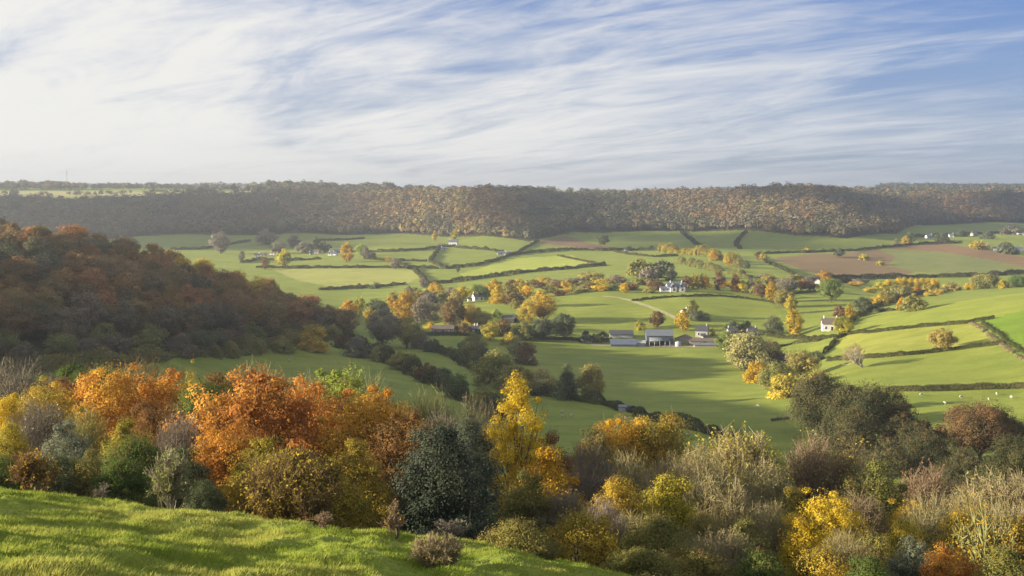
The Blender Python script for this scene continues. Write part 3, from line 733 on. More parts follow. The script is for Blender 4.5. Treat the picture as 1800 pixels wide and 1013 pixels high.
for lab, px, top, w, d, col, lc, nl in [
 ('straw coloured scrub between the field maple and the broad buff crown', 1178, 808, 150, 80, 'twig', 'pale', 6000),
 ('olive tan scrub below the broad buff crown', 1262, 842, 170, 72, 'twig', 'olive', 7000),
 ('tan scrub left of the brightest gold tree', 1352, 888, 130, 70, 'twig', 'pale', 6000),
 ('straw scrub right of the brightest gold tree', 1508, 868, 150, 73, 'pink', 'olive', 6000),
 ('olive straw scrub below the reddish thicket', 1640, 872, 150, 72, 'twig', 'pale', 6500),
 ('tawny scrub at the frame edge under the large pale crown', 1770, 885, 150, 66, 'twig', 'goldolive', 6500),
 ('olive tan scrub low on the bank below the gold and olive bush', 1100, 905, 150, 58, 'twig', 'olive', 6500),
 ('mossy straw scrub at the picture foot, left of the dull gold bush', 1268, 935, 150, 56, 'twig', 'pale', 7000),
 ('tawny scrub at the picture foot between the gold bush and the willow', 1490, 935, 130, 57, 'twig', 'goldolive', 6500),
 ('grey olive scrub below the low yellow bush', 985, 865, 130, 60, 'greybrown', 'olive', 6000)]:
    thicket(lab, px, top, w, d, col=col, A=.8, leafcol=lc, nleaf=nl, leaf=.013, nm='scrub_bush')

# dry plants standing in the grass edge
thicket('clump of dry reddish brown stems growing in the grass brow', 768, 938, 92, base=1004, col='twig', A=.8, leafcol='pink', nleaf=900, nm='dry_plant', cat='dry plant', stems=34, wd=.004, leaf=.018)
thicket('tall thin dead flower stalks above the reddish brown clump', 790, 915, 70, base=955, col='greybrown', A=.9, nm='dry_plant', cat='dry plant', stems=8, wd=.006)
thicket('pale dead weed stalk with a yellow head at the grass edge, before the holly', 692, 880, 34, base=946, col='pink', A=1.9, leafcol='gold', nleaf=110, nm='dry_plant', cat='dry plant', stems=5, wd=.013, leaf=.05)
thicket('small dry weed at the grass edge under the golden olive bush', 566, 900, 40, base=930, col='pink', A=.8, leafcol='rust', nleaf=100, nm='dry_plant', cat='dry plant', stems=8, wd=.008, leaf=.03)
thicket('small dry weed at the grass edge near the pale sapling', 180, 846, 34, 40, col='greybrown', A=.8, nm='dry_plant', cat='dry plant', stems=8, wd=.008)

# grass blades on the brow
def grass_blades():
    rng = np.random.default_rng(5)
    n = 420000
    y = 9 + 37 * rng.random(n) ** .9
    x = (rng.uniform(-140, 1320, n) - CX) / F * y
    dn = fbm(x * 1.3, y * .9, 31, 3)
    k = rng.random(n) < np.clip((dn - .22) * 2.4, .15, 1); x, y, dn = x[k], y[k], dn[k]
    z = H(x, y); n = len(x)
    hgt = (.04 + .11 * np.clip(dn - .3, 0, 1) * 1.6) * rng.uniform(.5, 1.4, n); wd = rng.uniform(.008, .018, n)
    ph = rng.uniform(0, 6.283, n); ln = rng.normal(0, .5, (n, 2)) * hgt[:, None] + np.array([.35, -.1]) * hgt[:, None]
    a = np.column_stack([x - np.cos(ph) * wd, y - np.sin(ph) * wd, z - .03]); b = np.column_stack([x + np.cos(ph) * wd, y + np.sin(ph) * wd, z - .03])
    c = np.column_stack([x + ln[:, 0], y + ln[:, 1], z + hgt])
    V = np.stack([a, b, c], 1).reshape(-1, 3)
    t = np.clip(fbm(x * .6, y * .45, 41, 3) * 2.2 - .65 + rng.normal(0, .25, n), 0, 1)
    me = mk_mesh('grass', V, np.arange(len(V)).reshape(-1, 3), {'tint': ('FACE', 'FLOAT', t)})
    tag(put('grass', me, leaf_mat((.210, .268, .034), (.36, .35, .085), .4)), 'short tussocky grass on the sunlit brow', 'grass', kind='stuff')
grass_blades()

# ------------------------------------------------------------------ the wooded spur on the left: every crown a tree of its own
for k_, c_ in dict(rust=((.255, .145, .055), (.345, .20, .07)), brown=((.22, .152, .066), (.30, .205, .085)), rustgreen=((.15, .125, .058), (.26, .15, .065)), dark=((.085, .095, .05), (.14, .135, .07)), green=((.13, .15, .05), (.205, .20, .068)), grey=((.15, .125, .08), (.21, .17, .105)), goldolive=((.42, .29, .05), (.55, .39, .07))).items(): P_['hill_' + k_] = c_  # spur palette lightened to offset the shade lying on the hill
def spur_wood():
    rng = np.random.default_rng(12)
    crest = [(-160, 428), (0, 440), (100, 447), (200, 465), (300, 490), (400, 520), (500, 553), (590, 580), (640, 590)]
    top_line = lambda px: np.interp(px, [a for a, b in crest], [b for a, b in crest])
    foot = lambda px: np.interp(px, [a for a, b in HILL_BASE], [b for a, b in HILL_BASE])
    sp, pts = 10.6, []
    for _ in range(14000):
        px = rng.uniform(-60, 612); t = rng.random(); a, b = top_line(px), foot(px)
        py = lerp(a - 3, b, t)
        if b - a < 8 and rng.random() < .5: continue
        x, d = hit(px, py)
        if d > 720 or d < 380: continue
        s = sp * (1.0 if t > .25 else .92)
        if all((x - q[0]) ** 2 + (d - q[1]) ** 2 > s * s for q in pts): pts.append((x, d, px, py, t))
    # one row behind the crest keeps the skyline closed
    base = {}
    cols = dict(rust='rust brown', brown='dull brown', rustgreen='dark green and rust mottled', dark='dark green', green='olive green', grey='grey half bare', goldolive='yellow tinged', orangegold='golden edged')
    pts.sort(key=lambda q: q[1])
    for x, d, px, py, t in pts:
        n = fbm(px / 75, py / 38 + 3, 77, 2) + rng.normal(0, .10)
        if t < .10 and px > 240: col = 'goldolive' if rng.random() < .55 else 'rust'  # yellow rim light on the crest, put into the crown colour
        elif t > .72: col = ['green', 'dark', 'rustgreen', 'olive' if False else 'grey', 'green'][rng.integers(5)]
        elif n > .57: col = 'rust'
        elif n > .46: col = 'brown'
        elif n > .37: col = 'rustgreen'
        elif n > .30: col = 'grey'
        else: col = 'dark'
        if px > 470 and t < .7: col = 'brown' if rng.random() < .6 else 'rust'
        zone = 'along the crest' if t < .14 else 'on the upper slope' if t < .4 else 'on the middle slope' if t < .7 else 'along the foot'
        if px > 470: zone = 'at the tapering end'
        kind = ['round', 'egg', 'spread', 'round', 'dome'][rng.integers(5)] if t < .7 else ['round', 'dome', 'spread', 'round'][rng.integers(4)]
        wm = rng.uniform(13, 18) * (.8 if t > .8 else 1); h = rng.uniform(12, 16) * (.62 if t > .85 else 1)
        h *= np.interp(px, [0, 480, 612], [1, 1, .85])
        cme, tme, _ = proto(kind, 1, int(rng.integers(3)), h / wm)
        r = empty('woodland_tree', (x, d, hz(x, d) - .3), rng.uniform(0, 6.28)); r.scale = (wm, wm, h)
        tag(r, f'{cols[col]} tree {zone} of the shaded wooded spur', 'woodland tree', f'{cols[col]} trees {zone} of the wooded spur')
        put('trunk', tme, BARK, r); put('crown', cme, lm('hill_' + col, .3), r)
spur_wood()

# ------------------------------------------------------------------ hanging woods of the far scarp and the skyline belts
def mass(name, label, cat, X, Y, Wd, Ht, COL, nq, seed, lf):
    rng = np.random.default_rng(seed)
    n = len(X); k = np.repeat(np.arange(n), nq)
    Z = H(X, Y)
    d = rng.normal(size=(len(k), 3)); d[:, 2] = np.abs(d[:, 2]) * 1.0 - .25; d /= np.linalg.norm(d, axis=1)[:, None]
    jit = .82 + .3 * rng.random((len(k), 1))
    P = d * jit * np.column_stack([Wd[k] * .5, Wd[k] * .5, Ht[k] * .55]); P[:, 2] += Ht[k] * .45
    P += np.column_stack([X[k], Y[k], Z[k]])
    V, Q = leaf_quads(rng, P, d + rng.normal(size=d.shape) * .16 + np.array([0, 0, .2]), lf * (Wd[k][:, None]), 1.2)
    col = COL[k] * rng.uniform(.9, 1.12, (len(k), 1))
    rg = np.column_stack([col, np.ones(len(k))])
    me = mk_mesh(name, V, Q, {'hue': ('FACE', 'FLOAT_COLOR', rg)})
    return tag(put(name, me, MASSMAT), label, cat, kind='stuff')
MASSMAT, nt, out = new_mat('distant foliage')
at = N_(nt, 'Attribute', attribute_name='hue')
d_ = N_(nt, 'BsdfDiffuse'); t_ = N_(nt, 'BsdfTranslucent'); mx = N_(nt, 'MixShader'); mx.inputs[0].default_value = .2
nt.links.new(at.outputs['Color'], d_.inputs[0]); nt.links.new(at.outputs['Color'], t_.inputs[0])
nt.links.new(d_.outputs[0], mx.inputs[1]); nt.links.new(t_.outputs[0], mx.inputs[2]); nt.links.new(mx.outputs[0], out.inputs[0])

PAL = np.array([(.215, .135, .062), (.18, .125, .062), (.125, .11, .06), (.068, .083, .05), (.31, .24, .07), (.15, .13, .088), (.19, .185, .065)])
def pick_cols(rng, X, px, t):
    n = len(X)
    # share of each tone along the scarp: rust, brown, olive, dark green, gold, grey, lime
    knots = [-300, 300, 600, 680, 780, 880, 930, 1100, 1180, 1300, 1400, 1480, 1560, 1640, 1740, 1800, 2300]  # sun on the spurs and shade on the flanks partly put into these tones
    tone = np.array([[1, 3, 4, 2, 0, 4, 0], [1, 3, 4, 2, 0, 4, 0], [2, 3, 3, 2, .2, 3, 0], [6, 3, 1, .5, 1.6, 1, .2], [6, 3, 1, .3, 3, 1, .8], [6, 3, 1, .6, 2, 1, .2],
                     [.6, 1, 3, 8, .1, 1, .2], [.5, 1, 3, 8, 0, 2, 0], [2, 4, 3, 3, .2, 3, 0], [4, 4, 2, 1, .4, 3, .2], [3, 4, 2, 1, 2.4, 2, 2], [2, 3, 3, 3, .4, 3, .4],
                     [.5, 2, 4, 5, 0, 3, 0], [6, 4, 1, 1, .4, 1, 0], [5, 4, 1, 1, .3, 1, 0], [.5, 2, 4, 5, 0, 3, 0], [.5, 2, 4, 5, 0, 3, 0]], float)
    wt = np.stack([np.interp(px, knots, tone[:, j]) for j in range(7)], 1)
    g = fbm(px / 28, t * 6, 91, 2)[:, None]
    wt = wt * np.exp(2.4 * (np.stack([fbm(px / 34 + 7 * j, t * 5 + 3 * j, 60 + j, 2) for j in range(7)], 1) - .5) * 3)
    low = np.clip((.22 - t) / .22, 0, 1)[:, None]
    wt[:, 3:4] += low * 5; wt[:, 2:3] += low * 3
    cs = np.cumsum(wt / wt.sum(1, keepdims=True), 1)
    j = (rng.random(n)[:, None] > cs).sum(1).clip(0, 6)
    return (PAL[j] * .45 + (wt / wt.sum(1, keepdims=True)) @ PAL * .55) * rng.uniform(.8, 1.2, (n, 1))

def scarp_wood():
    rng = np.random.default_rng(3)
    n = 19000
    px = rng.uniform(-260, 2060, n); t = rng.random(n) ** .9
    b, a = curve(SCARP_BASE, px, 2), curve(SCARP_TOP, px, 2)
    d = b + (a - b) * t * 1.06 + rng.normal(0, 5, n)
    x = (px - CX) / F * d
    g = 7.6; cell = set(); keep = np.zeros(n, bool)
    for i in range(n):
        c = (int(x[i] // g), int(d[i] // g))
        if c not in cell: cell.add(c); keep[i] = True
    # clearings: old meadow slopes near the left rim
    cl = (t > .80) & (px < 150) & (fbm(px / 40, t * 4, 8, 2) > .42)
    cl |= (t > .87) & (px < 490)
    keep &= ~cl
    x, d, px, t = x[keep], d[keep], px[keep], t[keep]; n = len(x)
    mass('hanging_wood', 'autumn beech wood covering the whole far scarp', 'woodland', x, d, rng.uniform(8.5, 19, n), rng.uniform(9, 19, n), pick_cols(rng, x, px, t) * .98, 60, 4, .19)
scarp_wood()

def belts():
    rng = np.random.default_rng(8)
    rows = [  # px range, distance range, tree height, count, tones, gap threshold
        (-200, 150, 2900, 3200, 17, 420, (2, 2, 3, 0), .2), (150, 480, 2950, 3100, 13, 300, (2, 3, 5), .3), (470, 690, 2600, 3050, 17, 620, (2, 3, 5, 5), .1), (680, 1050, 2900, 3100, 15, 300, (2, 3, 5), .34),
        (-200, 340, 2480, 2560, 9, 160, (2, 2, 5), .45), (330, 700, 2420, 2520, 12, 260, (2, 3, 5), .35), (480, 690, 2450, 2650, 13, 260, (2, 3, 5, 1), .2),
        (1040, 1260, 2500, 2800, 10, 200, (1, 2, 3), .3), (1400, 1560, 2500, 2900, 12, 260, (3, 2, 1), .3), (1300, 1560, 3200, 3700, 10, 200, (3, 2), .45),
        (1540, 1900, 3600, 4500, 15, 1100, (3, 3, 2), .15), (1240, 1420, 4300, 4700, 15, 240, (3, 2), .3), (1560, 1850, 2700, 3100, 13, 400, (1, 2, 3), .25),
        (-200, 500, 4200, 4700, 18, 500, (3, 2), .2)]
    X, Y, W_, H_, CO = [], [], [], [], []
    for a, b, d0, d1, h, n, tones, gap in rows:
        px = rng.uniform(a, b, n); d = rng.uniform(d0, d1, n)
        ok = fbm(px / 26 + d0, d / 300, 17, 2) > gap; px, d = px[ok], d[ok]
        m = len(px); X.append((px - CX) / F * d); Y.append(d)
        hh = h * (.62 + .75 * fbm(px / 9, d / 80, 23, 2)) * rng.uniform(.8, 1.15, m); H_.append(hh); W_.append(hh * rng.uniform(.75, 1.2, m))
        CO.append(PAL[np.array(tones)[rng.integers(0, len(tones), m)]] * rng.uniform(.8, 1.1, (m, 1)))
    mass('plateau_wood', 'tree belts and copses along the far plateau skyline', 'woodland', *[np.concatenate(q) for q in (X, Y, W_, H_)], np.concatenate(CO), 46, 6, .22)
belts()

# ------------------------------------------------------------------ unseen cloud added out of view to the left, shaped to shade parts of the scarp and the far fields
CLOUDMAT = rough_mat('cloud', (.85, .86, .88), 1, .03, .01, 0)
import bmesh
def shade_cloud(foot, seed):
    rng = np.random.default_rng(seed)
    sx, sy, sz = SDIR
    P = np.array([((a - CX) / F * d, d) for a, d in foot]); lo, hi = P.min(0), P.max(0)
    bm = bmesh.new()
    step = 62
    for gx in np.arange(lo[0] - 20, hi[0] + 20, step):
        for gy in np.arange(lo[1] - 20, hi[1] + 20, step):
            x, y = gx + rng.uniform(-22, 22), gy + rng.uniform(-22, 22)
            if not inside(P, np.array([x - 70, x + 70, x, x]), np.array([y, y, y - 25, y + 25])).all(): continue
            r = rng.uniform(52, 78)
            g = bmesh.ops.create_icosphere(bm, subdivisions=2, radius=1)
            kk = (930 - hz(x, y)) / sz
            zb = 930 + rng.uniform(-12, 12)
            for v in g['verts']:
                c = v.co; f = 1 + .25 * (float(vnoise(c.x * 2.3 + x, c.y * 2.3 + c.z * 2 + y, seed)) - .5)
                v.co = (c.x * r * f + x + sx * kk, c.y * r * f + y + sy * kk, c.z * r * .16 * f + zb)
    me = bpy.data.meshes.new('cloud'); bm.to_mesh(me); bm.free()
    tag(put('cloud', me, CLOUDMAT), kind='stuff')
for i, ft in enumerate([
    [(-300, 1560), (330, 1560), (560, 1560), (700, 1470), (760, 1500), (720, 1700), (660, 1900), (650, 2150), (640, 2420), (300, 2420), (-300, 2420)],
    [(760, 1560), (900, 1480), (1010, 1490), (1010, 1640), (900, 1640), (780, 1760), (720, 1800)],
    [(905, 1640), (1010, 1600), (1160, 1700), (1190, 1900), (1130, 2100), (1080, 2400), (980, 2250), (900, 2050)],
    [(1020, 1490), (1200, 1500), (1400, 1450), (1540, 1500), (1560, 1700), (1420, 1680), (1240, 1800), (1150, 1800)],
    [(1500, 1720), (1600, 1850), (1690, 2100), (1640, 2300), (1630, 2700), (1500, 2400), (1450, 2050)],
    [(1600, 1850), (1800, 1850), (2100, 1900), (2100, 2250), (1760, 2220)],
    [(1770, 2250), (2100, 2250), (2100, 2800), (1780, 2700)]]):
    shade_cloud(ft, 31 + i)

# ------------------------------------------------------------------ hedges
P_['thorn'] = ((.055, .065, .026), (.11, .105, .042))
def hedge(label, pts, wd=2.4, ht=2.2, col='olive', lump=.5, gap=0, nm='hedge', cat='hedge', seed=None):
    """a grown hedge along looked-at points: a lumpy bank of leaves with its own small breaks"""
    sd_ = int(sum(a * 3 + b for a, b in pts)) % 9973; rng = np.random.default_rng(sd_)
    G = []
    for (a, b), (c, d) in zip(pts, pts[1:]):
        n = max(2, int(math.hypot(c - a, d - b) / 8))
        for k in range(n): G.append(hit(lerp(a, c, k / n), lerp(b, d, k / n)))
    G.append(hit(*pts[-1])); G = np.array(G)
    s = np.concatenate([[0], np.cumsum(np.hypot(*np.diff(G, axis=0).T))]); L = s[-1]
    dm = G[:, 1].mean()
    if dm > 1000: ht *= 1.3; wd *= 1.25
    lf = max(.26, dm * .00062) 
    lf = max(lf, math.sqrt(L * (wd + 2 * ht) * 2.2 / 52000)); n = int(L * (wd + 2 * ht) / (lf * lf) * 2.2)
    u = rng.random(n) * L
    x = np.interp(u, s, G[:, 0]); y = np.interp(u, s, G[:, 1])
    e = .5; tx = np.interp(u + e, s, G[:, 0]) - np.interp(u - e, s, G[:, 0]); ty = np.interp(u + e, s, G[:, 1]) - np.interp(u - e, s, G[:, 1])
    tl = np.hypot(tx, ty) + 1e-9; nx, ny = -ty / tl, tx / tl
    lu = fbm(u / (ht * 2.2) + sd_, u * 0 + 1, 33, 2)
    hh = ht * (1 + lump * (lu - .5) * 2.2); ww = wd * (1 + lump * (lu - .5) * 1.6)
    ph = rng.uniform(0, math.pi, n); r = rng.uniform(.72, 1.06, n)
    ox = np.cos(ph) * ww * .5 * r; oz = np.sin(ph) ** .75 * hh * r
    wob = (fbm(u / 9, u * 0 + sd_, 3, 2) - .5) * wd
    P = np.column_stack([x + nx * (ox + wob), y + ny * (ox + wob), 0 * x]); P[:, 2] = H(P[:, 0], P[:, 1]) + oz
    if gap: 
        k = fbm(u / 14, u * 0, sd_ % 91, 2) > gap; P, ph, nx, ny = P[k], ph[k], nx[k], ny[k]
    Nn = np.column_stack([nx * np.cos(ph), ny * np.cos(ph), np.sin(ph) + .2]) * 1.1 + rng.normal(size=P.shape) * .5
    c0 = P.mean(0); c0[2] = H(c0[0], c0[1])[0]
    V, Q = leaf_quads(rng, P - c0, Nn, lf, 1.3)
    me = mk_mesh(nm, V, Q, {'tint': ('FACE', 'FLOAT', np.clip(lu[:len(P)] * .7 + rng.random(len(P)) * .5 - .1, 0, 1))})
    return tag(put(nm, me, lm(col, .3), loc=tuple(c0)), label, cat)
hedge('overgrown hedge running from the wooded spur down between the two shaded pastures', [(598, 592), (640, 618), (690, 640), (745, 668), (800, 696), (862, 724), (900, 745)], 6, 4.4, 'thorn', lump=.8)
hedge('dark scrub edge closing the foot of the wooded spur along the shaded field', [(-40, 660), (60, 652), (150, 642), (280, 633), (380, 622), (450, 615), (520, 606), (570, 598), (600, 592)], 7, 5, 'greenolive', lump=.7)
hedge('long low hedge with rough grass below the pair of pale trees', [(738, 606), (800, 632), (860, 664), (930, 690), (1000, 702), (1070, 713), (1150, 738), (1250, 764), (1300, 775)], 4.2, 2.8, 'thorn', lump=.8)
hedge('dark hedge along the lane in front of the half hidden brown roofs', [(690, 585), (760, 590), (830, 590), (880, 590)], 3, 2.6, 'thorn')
hedge('dark hedge under the row of dark trees leading to the farm', [(890, 594), (960, 596), (1030, 600), (1075, 600)], 3, 2.4, 'thorn')
hedge('dark trimmed hedge edge below the big round pale green tree', [(1288, 636), (1320, 660), (1352, 684), (1390, 700)], 2, 1.8, 'thorn')
hedge('straight clipped hedge along the lower edge of the sunny sheep pasture', [(1560, 688), (1620, 688), (1700, 685), (1830, 682)], 2.6, 1.9, 'thorn', lump=.25)
hedge('clipped hedge passing behind the leaning bare tree and under the lone oak', [(1455, 634), (1540, 629), (1600, 624), (1650, 619), (1757, 606)], 2.2, 1.7, 'thorn', lump=.3)
hedge('clipped hedge across the hillside above the lone oak', [(1478, 589), (1540, 584), (1620, 575), (1700, 569), (1748, 560)], 2.2, 1.7, 'thorn', lump=.3)
hedge('short dark hedge under the round bush in the upper sunny meadow', [(1535, 549), (1575, 546), (1600, 545)], 2.2, 1.6, 'thorn')
hedge('bushy hedge climbing from the bare tree to the white cottage', [(1448, 622), (1462, 610), (1476, 594), (1490, 584)], 3, 2.6, 'thorn', gap=.32)
hedge('hedge curving up behind the white cottage beneath the golden tree', [(1480, 584), (1500, 562), (1530, 546), (1560, 532), (1620, 517), (1660, 512)], 3.5, 3, 'thorn')
hedge('strip of buff and red bracken beside the lush green field', [(1706, 568), (1730, 582), (1757, 603), (1780, 620), (1812, 642)], 2.0, .8, 'twig', gap=.36)
hedge('dark hedge along the lush field behind the bracken strip', [(1730, 568), (1752, 584), (1775, 604), (1800, 620), (1830, 640)], 1.7, 1.1, 'thorn')
hedge('thin hedge arching over the hill meadow below the large white house', [(1110, 530), (1140, 526), (1190, 522), (1250, 520), (1300, 524), (1350, 531), (1372, 536)], 2, 1.3, 'thorn')
hedge('dark hedge from the farm lane towards the golden tree', [(1330, 588), (1370, 594), (1440, 598), (1470, 592)], 2.6, 2.0, 'thorn')
hedge('hedge along the paddock above the blue roofed cottage', [(1360, 612), (1400, 604), (1440, 600)], 1.6, 1.2, 'thorn')
hedge('dark hedge closing the garden of the orange tree avenue', [(1388, 518), (1410, 516), (1440, 512)], 2, 1.6, 'thorn')
hedge('hedge with field bank behind the pale meadow', [(450, 471), (540, 472), (640, 471), (745, 471), (770, 473)], 3, 2.0, 'thorn', lump=.4)
hedge('hedge below the pale meadow', [(560, 510), (620, 507), (680, 504), (712, 500)], 3, 1.8, 'thorn')
hedge('far hedge from the two village trees to the scarp foot farm', [(620, 444), (690, 443), (740, 440), (770, 436), (800, 434)], 3, 2.2, 'thorn')
hedge('far hedge under the middle pasture beside the village trees', [(640, 456), (700, 459), (750, 460)], 3, 1.8, 'thorn')
hedge('curved hedge around the grey green field', [(770, 438), (762, 452), (757, 460), (772, 468), (785, 473)], 3, 2.2, 'thorn')
hedge('hedge between the grey green field and the bright meadow', [(785, 473), (830, 468), (870, 460), (890, 452), (905, 447)], 3, 2.2, 'thorn')
hedge('hedge bounding the top of the grey green field', [(800, 436), (830, 438), (860, 440), (885, 445)], 3, 2, 'thorn')
hedge('long hedge below the bright meadow', [(752, 502), (800, 496), (860, 488), (920, 480), (980, 475), (1062, 467)], 3.4, 2.4, 'thorn')
hedge('long dark hedge above the bright meadow, running to the greenhouse', [(890, 450), (940, 444), (1000, 440), (1060, 441), (1100, 440), (1160, 441), (1180, 444)], 3.2, 2.2, 'thorn')
hedge('thin hedge slanting down through the lime fields', [(980, 450), (1020, 458), (1062, 468)], 2.4, 1.4, 'thorn')
hedge('hedge from the long dark hedge towards the walnut coloured belt', [(1080, 443), (1110, 448), (1150, 452), (1190, 450)], 2.6, 1.6, 'thorn')
hedge('hedge running straight down from the far wood, beside the twin pasture', [(1196, 408), (1212, 420), (1225, 430), (1238, 437)], 3.4, 2.6, 'thorn')
hedge('hedge bending down from the far wood to the yellow bushes', [(1312, 409), (1300, 420), (1294, 430), (1300, 438)], 3.4, 2.6, 'thorn')
hedge('hedge between the far green field and the ploughed field', [(1330, 447), (1380, 445), (1440, 444), (1500, 441), (1550, 436), (1600, 431), (1640, 428), (1690, 428)], 3, 2.0, 'thorn')
hedge('broad dark hedge along the foot of the ploughed field', [(1455, 490), (1500, 490), (1570, 490), (1650, 488), (1720, 487), (1810, 481)], 4, 3.2, 'thorn')
hedge('hedge in the far pasture below the right hand wood', [(1600, 418), (1660, 416), (1720, 412), (1800, 408)], 4, 3, 'thorn')
hedge('hazy hedge between fields behind the spur crest', [(300, 440), (360, 438), (400, 431), (440, 425)], 3, 2.2, 'thorn')
hedge('hazy hedge at the back of the village fields', [(560, 424), (610, 422), (640, 420)], 3, 2.2, 'thorn')
hedge('bushy hedge of dull green thorns across the pasture above the white house', [(1180, 460), (1210, 466), (1240, 474), (1275, 480), (1320, 490)], 5, 3.6, 'greenolive', gap=.4, lump=.8)
hedge('line of yellow scrub bushes beside the greenhouse', [(1165, 442), (1200, 446), (1240, 450), (1270, 458), (1300, 466)], 9, 5.5, 'goldolive', gap=.35, lump=.9)
hedge('hazy hedge above the pale meadow, reaching the yellow rounded tree', [(425, 463), (455, 457), (505, 459), (565, 456)], 3, 2.0, 'thorn')
hedge('short hedge closing the right end of the pale meadow', [(728, 474), (742, 487), (752, 500)], 3, 2.0, 'thorn')
hedge('hedge climbing from the long dark hedge to the ploughed strip', [(908, 446), (930, 434), (945, 425)], 3, 1.8, 'thorn')
hedge('low hedge along the left edge of the ploughed field', [(1330, 449), (1352, 463), (1388, 479), (1402, 487)], 3, 1.6, 'thorn')
hedge('hedge between the middle pasture and the lime fields', [(700, 462), (722, 474)], 3, 1.8, 'thorn')

